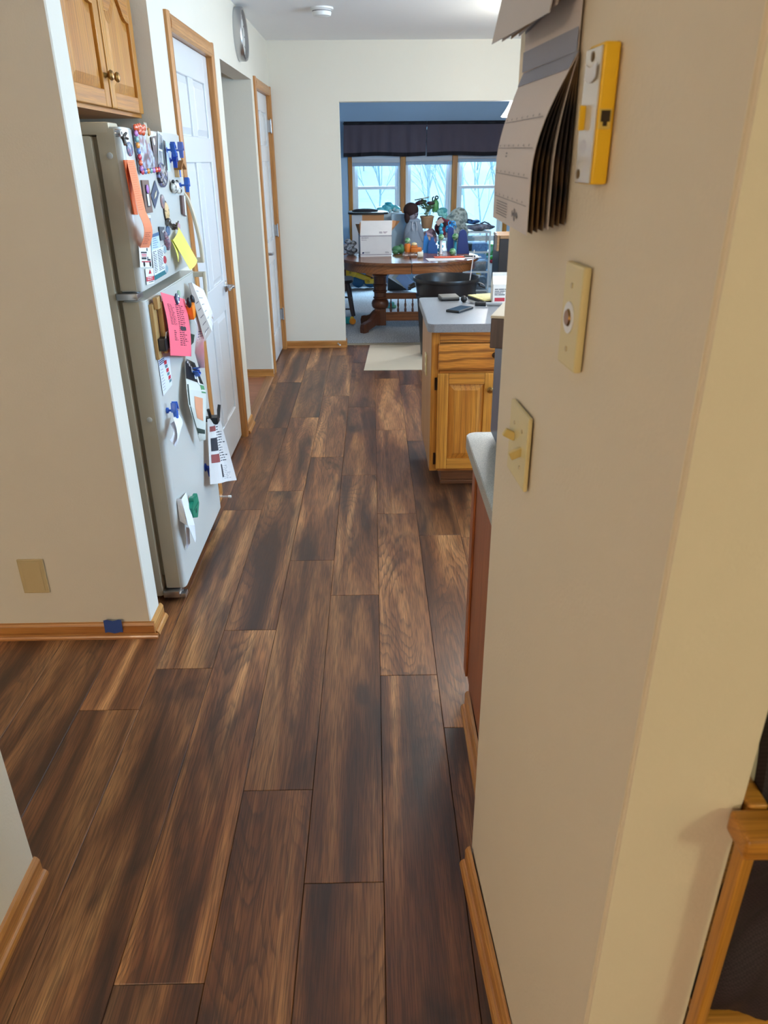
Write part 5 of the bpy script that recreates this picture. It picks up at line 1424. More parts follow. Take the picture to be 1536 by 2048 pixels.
m = MB(); m.tube([(.52 + .014 * math.cos(a), 4.15 + .014 * math.sin(a), ZT + .004) for a in [i * .5 for i in range(14)]], .0015, 6, False); m.build('ring', CHROME, t, True)
for a, l in ((-.2, .055), (-.6, .06), (.25, .05), (-1.0, .045)):
    m = MB(); p0 = Vector((.53, 4.14, ZT + .004)); dv = Vector((math.cos(a), math.sin(a), 0))
    m.lathe([(.011, 0), (.011, .002)], p0 + dv * .012, seg=12); m.box(p0 + dv * (.02 + l / 2), (l, .007, .002), Matrix.Rotation(a, 3, 'Z')); m.build('key', CHROME, t)
t = mk('notepad', 'yellow legal notepad on the island countertop beside the white carton', 'notepad')
rot = Matrix.Rotation(.35, 3, 'Z'); c0 = Vector((.640, 4.235, ZT))
m = MB(); m.box(c0 + Vector((0, 0, .007)), (.15, .20, .014), rot, .003, 2); m.build('cover', BLACK, t)
m = MB(); m.box(c0 + Vector((0, 0, .0165)), (.146, .196, .005), rot); pg = m.build('yellow_sheets', plain('legal_yellow', rgb(226, 216, 150), .75), t)
m = MB()
for k in range(8):
    m.box(c0 + rot @ Vector((-.02 + .01 * (k % 2), .07 - .022 * k, .0193)), (.085, .003, .0004), rot)
m.build('handwriting', GREYINK, pg)
t = mk('marker', 'black marker with a grey barrel lying on the island countertop', 'marker')
m = MB(); m.tube([(.548, 4.06, ZT + .011), (.605, 4.05, ZT + .011)], .011, 14); m.build('cap', BLACK, t, True)
m = MB(); m.tube([(.605, 4.05, ZT + .011), (.69, 4.035, ZT + .011)], .009, 14); m.build('barrel', plain('grey_barrel', rgb(150, 150, 150), .4), t, True)
t = mk('carton', 'white gable top carton with a red label on the island countertop', 'carton')
x0, x1, y0, y1 = .645, .725, 4.09, 4.17
m = MB(); m.bb((x0, y0, ZT), (x1, y1, ZT + .105), .002, 1)
m.prism([(y0, ZT + .105), (y1, ZT + .105), ((y0 + y1) / 2 + .004, ZT + .145), ((y0 + y1) / 2 - .004, ZT + .145)], 'YZ', x0, x1)
m.bb((x0, (y0 + y1) / 2 - .003, ZT + .143), (x1, (y0 + y1) / 2 + .003, ZT + .162)); cb = m.build('carton_body', plain('carton_white', rgb(230, 222, 212), .6), t)
Pq = quad((x0, y0, ZT + .105), (x1, y0, ZT + .105), (x1, y0, ZT), (x0, y0, ZT), out=(0, -1, 0))
scribble(Pq, 4, INK, cb, (.12, .9), (.22, .58), .45, (0, -1, 0), words=2)
m = MB(); m.patch(Pq, .14, .82, .66, .84, (0, -1, 0), .0008); m.build('red_label', plain('label_red', rgb(186, 50, 62), .6), cb)

# ---------------------------------------------------------------- near counter beside the short wall
nc = mk('base_cabinet', 'red oak base cabinet side panel beside the short right wall', 'cabinet')
m = MB(); m.bb((.288, 1.285, .09), (.88, 1.975, .845)); m.build('cabinet_body', REDOAK_Z, nc)
for ya, yb in ((1.925, 1.976), (1.31, 1.36)):
    m = MB(); m.bb((.281, ya, .09), (.2885, yb, .845), .002, 1); m.build('edge_stile', REDOAK_Z, nc)
m = MB(); m.bb((.30, 1.29, 0), (.87, 1.96, .09)); m.build('plinth', REDOAK_Z, nc)
m = MB(); m.prism([(.2885, 0), (.276, 0), (.276, .06), (.280, .068), (.2885, .07)], 'XZ', 1.285, 1.88); m.prism([(.276, 0), (.264, 0), (.265, .010), (.270, .017), (.276, .018)], 'XZ', 1.285, 1.88); m.build('base_moulding', TRIM_Y, nc)
m = MB(); m.prism(rrect(.262, .90, 1.28, 2.035, .035, (3,)), 'XY', .845, .885, .002)
own(m.build('countertop', speckle('pale_laminate', rgb(150, 150, 142), rgb(190, 188, 176), 420, .4)), 'pale grey laminate countertop with rounded corner beside the short right wall', 'countertop')
t = mk('countertop_appliance', 'slate blue grey box shaped appliance standing on the near countertop', 'appliance')
SLATE = plain('slate_blue_enamel', rgb(84, 98, 122), .35)
m = MB(); m.bb((.328, 1.60, .897), (.62, 2.0, 1.165), .012, 3); m.build('housing', SLATE, t, True)
for x_, y_ in ((.36, 1.64), (.36, 1.96), (.58, 1.64), (.58, 1.96)):
    m = MB(); m.lathe([(.012, 0), (.014, .013)], (x_, y_, .885), seg=12); m.build('foot', BLACK, t)
t = mk('wooden_box', 'dark brown wooden box lying on the slate blue appliance', 'box')
BRN = wood('dark_brown_wood', rgb(92, 74, 66), rgb(72, 56, 52), rgb(40, 30, 28), 'Z', 24, 1, .3, .5)
R_ = Matrix.Rotation(-.32, 3, 'Z'); c0 = Vector((.388, 1.95, 1.165))
m = MB(); m.box(c0 + Vector((0, 0, .0375)), (.13, .20, .075), R_, .002, 1); m.build('box_body', BRN, t)
m = MB(); m.box(c0 + Vector((0, 0, .0785)), (.132, .202, .007), R_, .001, 1); m.build('pale_lid', plain('pale_wood_edge', rgb(196, 182, 158), .6), t)

# ---------------------------------------------------------------- floor sheet and trash can
Pm = lambda u, v: (-.085 + .05 * v + (1.05 - .05 * v) * u, 6.14 + .93 * v, .0022 + .0016 * math.sin(u * 11) * math.sin(v * 7) ** 2)
m = MB(); m.sheet(Pm, 16, 12, .0018, (0, 0, 1)); own(m.build('floor_mat', plain('cream_board', rgb(214, 200, 178), .75, var=.03)), 'flat cream coloured mat on the plank floor under the trash can', 'mat')
tc_ = (.640, 6.66, .006)
t = mk('trash_can', 'large open black plastic trash can with side handles', 'trash can')
m = MB(); m.lathe([(.205, 0), (.215, .01), (.255, .55), (.258, .56), (.268, .64), (.285, .645), (.290, .66), (.286, .675), (.276, .672), (.262, .64), (.245, .5), (.20, .02), (.0001, .015)], tc_, seg=56, cap=False)
cn = m.build('can_body', plain('black_can_plastic', rgb(30, 31, 34), .32), t, True)
m = MB(); m.lathe([(.2605, .50), (.266, .515), (.2615, .53)], tc_, seg=56, cap=False); m.build('band', plain('black_can_plastic', rgb(30, 31, 34), .32), t, True)
for s in (-1, 1):
    m = MB(); ca = Vector(tc_) + Vector((s * .275, -.05, .60)); 
    m.tube([ca + Vector((0, -.06, .02)), ca + Vector((s * .045, -.055, 0)), ca + Vector((s * .05, .0, -.005)), ca + Vector((s * .045, .055, 0)), ca + Vector((0, .06, .02))], .012, 8)
    m.build('handle', BLACK, t, True)
m = MB(); m.tube([(.83, 6.60, .03), (.822, 6.62, .50), (.872, 6.66, .90)], .0045, 8)
own(m.build('thin_rod', plain('pale_rod', rgb(216, 208, 206), .5), smooth=True), 'thin white rod standing in the black trash can', 'rod')

# ---------------------------------------------------------------- pedestal table
tb = mk('pedestal_table', 'dark oak double pedestal dining table with spindled stretcher', 'table')
TX, TY, TZ = .372, 7.835, .72


def oval(hx, hy, n=20):
    """straight middle with half-round ends"""
    pts = []
    s = hx - hy * .98
    for i in range(n + 1):
        a = -math.pi / 2 + math.pi * i / n; pts.append((TX + s + hy * .98 * math.cos(a), TY + hy * math.sin(a)))
    for i in range(n + 1):
        a = math.pi / 2 + math.pi * i / n; pts.append((TX - s + hy * .98 * math.cos(a), TY + hy * math.sin(a)))
    return pts


for side in (-1, 1):
    pts = [(min(p[0], TX - .0025) if side < 0 else max(p[0], TX + .0025), p[1]) for p in oval(.70, .55)]
    clean = [p for i, p in enumerate(pts) if p != pts[i - 1]]
    m = MB(); m.prism(clean, 'XY', TZ - .026, TZ, .005); m.build('tabletop', WALNUT_X, tb, True)
    pts = [(min(p[0], TX - .003) if side < 0 else max(p[0], TX + .003), p[1]) for p in oval(.665, .515)]
    clean = [p for i, p in enumerate(pts) if p != pts[i - 1]]
    m = MB(); m.prism(clean, 'XY', TZ - .105, TZ - .026, .004); m.build('apron', wood('apron_wood', rgb(176, 114, 66), rgb(146, 88, 48), rgb(84, 46, 24), 'X', 18, 1.4, .5, .3), tb, True)
for sx, px in ((-1, .075), (1, .67)):
    c0 = (px, TY, 0)
    m = MB(); m.lathe([(.052, .055), (.056, .21), (.072, .215), (.086, .235), (.090, .265), (.080, .295), (.060, .31), (.072, .318), (.072, .326), (.062, .335), (.064, .375), (.075, .385), (.075, .394), (.066, .402), (.066, .44), (.074, .448), (.074, .455), (.064, .462), (.064, .53), (.078, .54), (.078, .55), (.066, .56), (.084, .575), (.084, .615), (.11, .616)], c0, seg=36)
    m.build('pedestal_column', WALNUT_Z, tb, True)
    m = MB(); m.bb((px - .058, TY - .058, .045), (px + .058, TY + .058, .215), .004); m.build('pedestal_block', WALNUT_Z, tb)
    for sy in (-1, 1):
        m = MB()
        prof = [(.04, .05), (.04, .20), (.09, .175), (.15, .125), (.20, .105), (.25, .10), (.30, .085), (.315, .05), (.31, .0), (.245, .0), (.235, .018), (.16, .035), (.1, .05)]
        ang = math.atan2(sy * .80, sx * .60)
        m.prism(prof, 'XZ', -.032, .032, .006)
        M = Matrix.Translation((px, TY, .008)) @ Matrix.Rotation(ang, 4, 'Z')
        bmesh.ops.transform(m.bm, matrix=M, verts=m.bm.verts)
        m.build('foot', WALNUT_Z, tb, True)
m = MB(); m.bb((.13, TY - .018, .305), (.62, TY + .018, .365), .004); m.bb((.13, TY - .018, .085), (.62, TY + .018, .175), .004); m.build('stretcher', wood('stretcher_wood', rgb(150, 92, 54), rgb(122, 70, 40), rgb(70, 38, 20), 'X', 20, 1.2, .4, .3), tb)
for k in range(6):
    m = MB(); m.lathe([(.009, .17), (.012, .185), (.012, .205), (.007, .215), (.011, .235), (.012, .25), (.006, .27), (.008, .28), (.006, .29), (.006, .31)], (.185 + .075 * k, TY, 0), seg=12); m.build('spindle', WALNUT_Z, tb, True)

# things on the table
WB = plain('box_white', rgb(226, 222, 220), .7)
KR = plain('kraft_board', rgb(188, 136, 92), .85)
t = mk('shipping_box', 'white open shipping box with small purple lettering on the table', 'box')
bx = Matrix.Translation((-.118, 7.83, TZ)) @ Matrix.Rotation(.09, 4, 'Z')


def xf(mb):
    bmesh.ops.transform(mb.bm, matrix=bx, verts=mb.bm.verts); return mb


w, d_, h = .315, .25, .205
m = MB(); e = .004
for a, b in (((0, 0, 0), (w, e, h)), ((0, d_ - e, 0), (w, d_, h)), ((0, e, 0), (e, d_ - e, h)), ((w - e, e, 0), (w, d_ - e, h)), ((e, e, 0), (w - e, d_ - e, e))):
    m.bb(a, b)
bo = xf(m).build('box_body', WB, t)
m = MB(); m.bb((-.001, -.0012, .018), (w + .001, 0, .022)); m.bb((-.001, -.0012, h - .012), (w + .001, 0, h - .008)); m.bb((-.0012, 0, h - .012), (0, d_, h - .008)); m.bb((-.0012, 0, .018), (0, d_, .022)); xf(m).build('border_line', plain('purple_print', rgb(96, 70, 96), .7), bo)
PUR = plain('purple_print', rgb(96, 70, 96), .7)
FM = Matrix(((1, 0, 0, 0), (0, 0, -1, 0), (0, 1, 0, 0), (0, 0, 0, 1)))
for body, zz, sz in (('PRIORITY', h - .033, .017), ('M A I L', h - .052, .017)):
    text(body, sz, PUR, bx @ Matrix.Translation((.012, -.0012, zz)) @ FM, bo)
m = MB(); m.prism([(.014, .03), (.034, .03), (.040, .045), (.020, .045)], 'XZ', -.0014, 0); xf(m).build('emblem', plain('emblem_navy', rgb(44, 50, 90), .7), bo)
Pq = lambda u, v: tuple(bx @ Vector((.045 + .06 * u, -.0002, .046 - .02 * v)))
scribble(Pq, 2, GREYINK, bo, (0, 1), (0, 1), .4, (0, -1, 0), words=3)
Pq = lambda u, v: tuple(bx @ Vector((.25 + .045 * u, -.0002, .046 - .016 * v)))
scribble(Pq, 3, GREYINK, bo, (0, 1), (0, 1), .5, (0, -1, 0), words=4)


def flap(pts, mat, th=.004):
    P = quad(*[tuple(bx @ Vector(p)) for p in pts], out=(0, -1, 0)); m_ = MB(); m_.sheet(P, 2, 2, th, (0, -1, 0)); return m_.build('box_flap', mat, t), P


f1, Pf = flap([(.02, .125, h + .125), (w + .02, .115, h + .125), (w, .0, h), (0, .0, h)], WB)
scribble(Pf, 2, PUR, f1, (.6, .95), (.78, .92), .5, (0, -1, 0), words=3)
flap([(w + .02, .115, h + .125), (w + .105, .16, h + .115), (w + .01, d_ * .9, h), (w, .02, h)], KR)
flap([(-.03, .22, h + .09), (.0, .06, h + .10), (0, .02, h), (0, d_, h)], KR)
flap([(.02, d_ + .04, h + .10), (w, d_ + .04, h + .10), (w, d_, h), (0, d_, h)], KR)


def simple(name, label, cat, mat, fn, group=None, smooth=True):
    m_ = MB(); fn(m_); return own(m_.build(name, mat, smooth=smooth), label, cat, group)


ORA = plain('orange_toy', rgb(206, 112, 22), .45)
GRN = plain('green_ball', rgb(70, 140, 84), .4)


def gball(x, y, z, label, r=.030):
    o_ = simple('green_ball', label, 'ball', patch_mat('green_globe', [rgb(56, 120, 70), rgb(100, 170, 110), rgb(180, 200, 170), rgb(70, 140, 84)], 22, .4), lambda m_: m_.ball((x, y, z), r, 18))
    m_ = MB(); m_.lathe([(r * 1.005, -.003), (r * 1.012, 0), (r * 1.005, .003)], (x, y, z), (0, .3, 1), 22, cap=False); m_.build('seam', plain('pale_green_seam', rgb(170, 200, 170), .4), o_, True)
    return o_


c_ = simple('orange_canister', 'orange cylinder canister under a green ball on the table', 'canister', ORA, lambda m_: m_.lathe([(.030, 0), (.032, .004), (.032, .09), (.028, .096)], (.365, 8.1, TZ), seg=20))
gball(.365, 8.1, TZ + .124, 'green ball sitting on the orange canister')
simple('orange_toy_truck', 'orange toy with a cream dome beside the orange canister', 'toy', ORA, lambda m_: (m_.box((.455, 8.1, TZ + .03), (.115, .07, .058), None, .014), m_.box((.435, 8.1, TZ + .066), (.07, .06, .03), None, .012)))
m = MB(); m.ball((.435, 8.1, TZ + .09), (.03, .03, .018), 14); o = m.build('dome', plain('cream_plastic', rgb(224, 206, 160), .4)); own(o, 'cream dome shaped toy lying on the orange toy', 'toy')
t = mk('bottle', 'clear plastic bottle with white cap lying on the table', 'bottle')
m = MB(); m.lathe([(.022, 0), (.026, .01), (.026, .13), (.018, .15)], (.300, 7.72, TZ + .027), (1, 0, 0), 20); m.build('bottle_body', glass_mat('clear_plastic', (.82, .86, .9, 1), .18), t, True)
m = MB(); m.lathe([(.026, .148), (.028, .152), (.028, .20), (.026, .204)], (.300, 7.72, TZ + .028), (1, 0, 0), 20); m.build('cap', plain('cap_cream', rgb(232, 226, 208), .5), t, True)
simple('green_toy', 'dark green rounded toy heap beside the white shipping box', 'toy', plain('deep_green_toy', rgb(50, 104, 66), .5), lambda m_: (m_.ball((.255, 8.08, TZ + .04), (.05, .045, .04), 14), m_.ball((.30, 8.1, TZ + .045), (.035, .04, .05), 14), m_.ball((.235, 8.0, TZ + .022), (.03, .03, .022), 12)))
CO = plain('coral_blue', rgb(40, 130, 210), .45); NB = plain('navy_toy', rgb(26, 58, 128), .45); TB = plain('teal_toy', rgb(50, 150, 180), .45)


def jag(x0, x1, z0, z1, y_, n, seed):
    rj = random.Random(seed); pts = [(x0, z0)]
    for i in range(n + 1):
        f_ = i / n; env = (z1 - z0) * (.55 + .45 * math.sin(math.pi * min(1, f_ * 1.2)))
        pts.append((x0 + (x1 - x0) * f_, z0 + env * (1 if i % 2 else .82) * rj.uniform(.9, 1)))
    pts.append((x1, z0)); return pts


simple('coral_toy', 'bright blue jagged coral toy standing at the middle of the table', 'toy', CO, lambda m_: m_.prism(jag(.53, .60, TZ, .94, 8.1, 7, 1), 'XZ', 8.12, 8.15, .004), smooth=False)
simple('coral_toy', 'deep blue jagged coral toy in front of the bright blue one', 'toy', plain('mid_blue_toy', rgb(30, 92, 166), .45), lambda m_: m_.prism(jag(.575, .675, TZ, .905, 8.1, 9, 2), 'XZ', 8.06, 8.09, .004), smooth=False)
simple('coral_toy', 'teal tower shaped toy with beads beside the jagged coral', 'toy', TB, lambda m_: [m_.ball((.708 + .01 * (k % 2), 8.16, TZ + .025 + .034 * k), (.030 - .0016 * k, .022, .024), 12) for k in range(8)])
t_ = simple('white_post', 'white post holding a green ball on the table', 'post', PAPER, lambda m_: m_.lathe([(.018, 0), (.013, .008), (.013, .125), (.02, .132)], (.708, 8.04, TZ), seg=16))
gball(.708, 8.04, TZ + .162, 'green ball on the white post')
simple('navy_block', 'tall navy rounded block toy left of the green ball column', 'toy', NB, lambda m_: m_.prism([(.79, TZ)] + [(.822 - .032 * math.cos(math.pi * i / 10), .93 + .034 * math.sin(math.pi * i / 10)) for i in range(11)] + [(.854, TZ)], 'XZ', 8.22, 8.25, .004))
simple('navy_block', 'wider navy rounded block toy at right end of the table', 'toy', plain('royal_navy', rgb(20, 48, 120), .5), lambda m_: m_.prism([(.87, TZ)] + [(.925 - .042 * math.cos(math.pi * i / 10), .90 + .055 * math.sin(math.pi * i / 10)) for i in range(11)] + [(1.0, TZ)], 'XZ', 8.0, 8.04, .004))
simple('teal_post', 'teal post holding a green ball between the navy blocks', 'post', TB, lambda m_: m_.lathe([(.022, 0), (.016, .01), (.014, .11), (.022, .12)], (.862, 8.12, TZ), seg=16))
gball(.862, 8.12, TZ + .155, 'green ball between the two navy blocks', .035)
gball(.815, 7.90, TZ + .034, 'green and orange ball lying on the table papers', .034)


def loops(m_):
    rl = random.Random(4)
    for k in range(11):
        cx_, cz_ = .83 + rl.uniform(-.045, .045), .962 + rl.uniform(-.04, .035); ph = rl.uniform(0, 3)
        m_.tube([(cx_ + .022 * math.cos(a + ph), 8.28 + .01 * math.sin(2 * a) + rl.uniform(-.003, .003), cz_ + .022 * math.sin(a + ph)) for a in [i * .7 for i in range(10)]], .005, 6, False)


simple('loop_toy', 'tangle of bright blue plastic loops above the navy block', 'toy', plain('loop_blue', rgb(50, 150, 214), .4), loops)
m = MB(); m.tube([(.83, 8.28, TZ), (.83, 8.28, .93)], .008, 8); own(m.build('toy_post', TB, smooth=True), 'thin teal post standing under the blue plastic loops', 'toy')
t = mk('paper_sheets', 'loose white papers lying on right half of the table', 'papers')
for k, (x_, y_, a) in enumerate(((.66, 7.56, .1), (.78, 7.62, -.25), (.93, 7.72, .35))):
    m = MB(); m.box((x_, y_, TZ + .001 + .0012 * k), (.26, .20, .001), Matrix.Rotation(a, 3, 'Z')); m.build('sheet', PAPER, t)
t = mk('folder', 'orange red folder with black handle lying on the table papers', 'folder')
m = MB(); m.box((.76, 7.68, TZ + .008), (.30, .11, .006), Matrix.Rotation(.05, 3, 'Z'), .002); m.build('cover', plain('orange_red', rgb(214, 92, 58), .6), t)
m = MB(); m.tube([(.905, 7.69, TZ + .012), (1.02, 7.70, TZ + .012)], .010, 10); m.build('handle', BLACK, t, True)
simple('crumpled_bag', 'grey crumpled packing plastic at the left end of the table', 'bag', patch_mat('grey_bits', [rgb(90, 98, 110), rgb(190, 196, 204), rgb(130, 130, 136), rgb(60, 62, 70)], 30, .6), lambda m_: [m_.ball((-.22 + .03 * math.sin(k * 2.1), 8.0 + .03 * math.cos(k * 1.7), TZ + .025 + .022 * k), (.05 - .003 * k, .045, .026), 10) for k in range(6)])

# ---------------------------------------------------------------- low bench behind the table and the heap on it
BZ = .60
t = mk('storage_bench', 'low wooden bench below the far windows loaded with toys', 'bench')
m = MB(); m.bb((-.42, 9.25, BZ - .03), (1.10, 10.35, BZ), .004); m.build('bench_top', WALNUT_X, t)
for x_, y_ in ((-.38, 9.3), (1.06, 9.3), (-.38, 10.3), (1.06, 10.3)):
    m = MB(); m.bb((x_ - .025, y_ - .025, .008), (x_ + .025, y_ + .025, BZ - .03), .003); m.build('leg', WALNUT_Z, t)
t = mk('cardboard_box', 'brown cardboard box under a black tray behind the white shipping box', 'box')
m = MB(); m.bb((-.235, 9.45, BZ), (.145, 9.80, 1.015), .002, 1); m.build('box_body', KR, t)
m = MB(); m.bb((-.237, 9.447, BZ), (-.115, 9.45, 1.013)); m.build('pale_wrapping', plain('pale_wrap', rgb(196, 200, 206), .6), t)
t = mk('black_tray', 'black plastic tray lying on the brown cardboard box', 'tray')
m = MB(); m.prism(rrect(-.285, .20, 9.42, 9.85, .10, (0, 1, 2, 3)), 'XY', 1.017, 1.040, .006); m.build('tray_base', BLACK, t, True)
m = MB(); m.ball((-.08, 9.62, 1.048), (.16, .12, .026), 18); m.build('bundle', plain('black_cloth', rgb(34, 34, 42), .8), t, True)
m = MB(); m.bb((.235, 9.70, BZ), (.43, 9.80, 1.005), .01); own(m.build('plastic_bin', plain('ice_blue_plastic', rgb(160, 190, 210), .5)), 'pale blue plastic bin standing behind the doll', 'bin')
t = mk('gift_bag', 'bright cyan plastic bag slumped below the left window', 'bag')
m = MB()
for x_, z_, sx, sz in ((.12, 1.035, .06, .035), (.20, 1.055, .075, .05), (.29, 1.05, .075, .042), (.22, 1.10, .06, .028)):
    m.ball((x_, 9.98, z_), (sx, .06, sz), 14, Matrix.Rotation(.25, 3, 'Y'))
m.build('bag_body', patch_mat('cyan_bag', [rgb(30, 160, 190), rgb(120, 214, 226), rgb(60, 190, 210), rgb(220, 236, 236)], 12, .35), t, True)
m = MB(); m.bb((.05, 9.90, BZ), (.38, 10.1, 1.01), .01); own(m.build('storage_tub', plain('frosted_tub', rgb(190, 210, 220), .5)), 'frosted storage tub carrying the cyan bag', 'tub')
# doll
t = mk('stuffed_doll', 'large stuffed doll with dark brown hair and grey hooded top', 'doll')
m = MB(); m.ball((.49, 9.55, 1.02), (.070, .075, .085), 20); m.build('head', plain('grey_felt', rgb(158, 156, 166), .85), t, True)
m = MB(); m.ball((.470, 9.550, 1.056), (.092, .095, .084), 20); m.ball((.424, 9.53, .985), (.036, .055, .08), 14); m.build('hair', plain('brown_yarn', rgb(52, 32, 28), .85, bump=.5, bscale=60), t, True)
m = MB(); m.ball((.515, 9.478, 1.008), (.010, .006, .012), 10); m.ball((.545, 9.485, 1.012), (.008, .006, .011), 10); m.ball((.528, 9.47, .985), (.012, .008, .008), 10); m.build('face_features', plain('doll_face_dark', rgb(96, 82, 92), .8), t, True)
m = MB(); m.lathe([(.13, 0), (.135, .06), (.11, .20), (.07, .32), (.05, .36)], (.50, 9.58, BZ), seg=24)
m.ball((.45, 9.54, .85), (.055, .05, .13), 14, Matrix.Rotation(.35, 3, 'Y')); m.ball((.575, 9.53, .82), (.045, .05, .14), 14, Matrix.Rotation(-.3, 3, 'Y')); m.ball((.50, 9.56, .93), (.09, .07, .04), 16)
m.build('hooded_top', plain('grey_fleece', rgb(150, 164, 180), .9, bump=.3, bscale=40), t, True)
m = MB()
for s in (-.018, .018):
    m.tube([(.51 + s, 9.485, .93), (.51 + s * 1.6, 9.462, .88), (.515 + s * 1.3, 9.455, .83)], .004, 6)
m.build('drawstrings', PAPER, t, True)
# potted plant on a heap
t = mk('potted_plant', 'tan ribbed flower pot with a green leafy plant on the toy heap', 'potted plant')
m = MB(); m.lathe([(.058, 0), (.062, .004), (.080, .12), (.086, .122), (.086, .140), (.078, .141), (.074, .125)], (.668, 9.60, .845), seg=28); m.build('pot', plain('tan_pot', rgb(170, 134, 98), .7), t, True)
for k in range(40):
    rl = random.Random(k); a = rl.uniform(0, 6.28); r_ = rl.uniform(.02, .10); z_ = 1.0 + rl.uniform(0, .14)
    m = MB(); R_ = Matrix.Rotation(a, 3, 'Z') @ Matrix.Rotation(rl.uniform(-.9, .3), 3, 'Y')
    pts = [(0, 0), (.022, .022), (.045, .020), (.075, 0), (.045, -.020), (.022, -.022)]
    m.prism(pts, 'XY', -.0012, .0012)
    bmesh.ops.transform(m.bm, matrix=Matrix.Translation((.668 + r_ * math.cos(a) * .7, 9.60 + r_ * math.sin(a) * .5, z_)) @ R_.to_4x4(), verts=m.bm.verts)
    m.build('leaf', plain('leaf_%d' % (k % 2), (rgb(120, 146, 112), rgb(84, 116, 76))[k % 2], .6), t)
m = MB()
for k in range(6):
    a = k * 1.05; m.tube([(.668, 9.60, .97), (.668 + .03 * math.cos(a), 9.6 + .03 * math.sin(a), 1.05), (.668 + .06 * math.cos(a), 9.6 + .05 * math.sin(a), 1.11)], .003, 5)
m.build('stems', plain('stem_green', rgb(96, 120, 80), .6), t, True)
t = mk('toy_drone', 'dark burgundy toy aircraft resting on top of the potted plant', 'toy')
m = MB(); m.ball((.59, 9.6, 1.135), (.075, .04, .028), 16, Matrix.Rotation(-.25, 3, 'Y')); m.ball((.71, 9.6, 1.128), (.05, .03, .02), 14); m.build('hull', plain('burgundy', rgb(62, 26, 38), .5), t, True)
m = MB(); m.box((.60, 9.6, 1.178), (.17, .035, .012), Matrix.Rotation(-.18, 3, 'Y'), .004); m.build('wing', BLACK, t)
m = MB(); m.box((.65, 9.59, 1.189), (.10, .02, .006), Matrix.Rotation(-.2, 3, 'Y'), .002); m.tube([(.60, 9.6, 1.14), (.60, 9.6, 1.175)], .008, 6); m.build('wing_tip', plain('beige_tip', rgb(190, 176, 150), .5), t)
t = mk('green_bottle', 'green squeeze bottle with a round black ring behind the plant', 'bottle')
m = MB(); m.lathe([(.036, 0), (.042, .02), (.042, .10), (.03, .13), (.014, .145), (.014, .16)], (.775, 9.70, 1.02), (0, 0, 1), 20); m.build('bottle_body', plain('grass_green', rgb(86, 160, 92), .4), t, True)
m = MB(); m.tube([(.785 + .017 * math.cos(a), 9.66, 1.185 + .017 * math.sin(a)) for a in [i * .45 for i in range(15)]], .008, 8, False); m.tube([(.735, 9.66, 1.14), (.735, 9.66, 1.185), (.755, 9.66, 1.195)], .008, 8); m.build('ring_handle', plain('dark_teal', rgb(24, 62, 66), .4), t, True)
t = mk('plush_hearts', 'mint green plush made of two hearts on the toy heap', 'plush toy')
for x_, z_ in ((.825, 1.02), (.875, .985)):
    m = MB(); m.ball((x_ - .016, 9.6, z_ + .012), (.026, .028, .026), 14); m.ball((x_ + .016, 9.6, z_ + .012), (.026, .028, .026), 14); m.ball((x_, 9.6, z_ - .012), (.030, .026, .030), 14); m.build('heart', plain('mint_plush', rgb(130, 200, 196), .85), t, True)
m = MB(); m.ball((.86, 9.66, 1.04), (.06, .05, .035), 14); m.build('wrap', plain('teal_plush', rgb(90, 170, 176), .85), t, True)


def cloth(cx_, cy_, cz_, rx, ry, rz_, seed, amp=.16):
    rc = random.Random(seed); fx = [(rc.uniform(2, 6), rc.uniform(2, 6), rc.uniform(0, 6)) for _ in range(4)]

    def f_(m_):
        m_.ball((0, 0, 0), 1.0, 28)
        for v in m_.bm.verts:
            n_ = sum(math.sin(v.co.x * a + v.co.z * b + p + v.co.y * 2) for a, b, p in fx) / 4
            v.co = Vector((cx_ + v.co.x * rx * (1 + amp * n_), cy_ + v.co.y * ry * (1 + amp * n_), max(cz_ + v.co.z * rz_ * (1 + amp * 1.4 * n_), cz_ - rz_ * .98)))
    return f_


simple('clothing_pile', 'black and crimson crumpled clothing beside the flower pot', 'clothing', patch_mat('black_crimson', [rgb(28, 22, 30), rgb(36, 26, 34), rgb(128, 24, 50), rgb(30, 26, 36), rgb(180, 170, 176)], 9, .8), cloth(.855, 9.46, .86, .105, .09, .11, 5, .3))
m = MB(); m.box((.80, 9.345, .935), (.085, .012, .06), Matrix.Rotation(-.6, 3, 'Y'), .006); own(m.build('name_card', plain('tan_tag', rgb(190, 170, 160), .7)), 'small pinkish tag lying on the black clothing', 'tag')
simple('clothing_pile', 'pink and lilac crumpled clothing under the flower pot', 'clothing', patch_mat('pink_lilac', [rgb(176, 150, 180), rgb(206, 176, 190), rgb(120, 100, 120), rgb(226, 206, 180)], 14, .85), cloth(.70, 9.58, .72, .095, .1, .12, 8, .2))
simple('camouflage_jacket', 'pale grey green camouflage jacket heaped left of the drawer unit', 'jacket', patch_mat('camouflage', [rgb(96, 110, 112), rgb(150, 164, 160), rgb(190, 200, 196), rgb(120, 130, 124)], 16, .85), cloth(1.045, 9.78, .87, .145, .12, .18, 3, .3))
m = MB(); m.bb((.93, 9.62, BZ), (1.09, 9.9, .69), .02); own(m.build('cushion', plain('grey_cushion', rgb(120, 124, 130), .9)), 'grey cushion under the camouflage jacket', 'cushion')
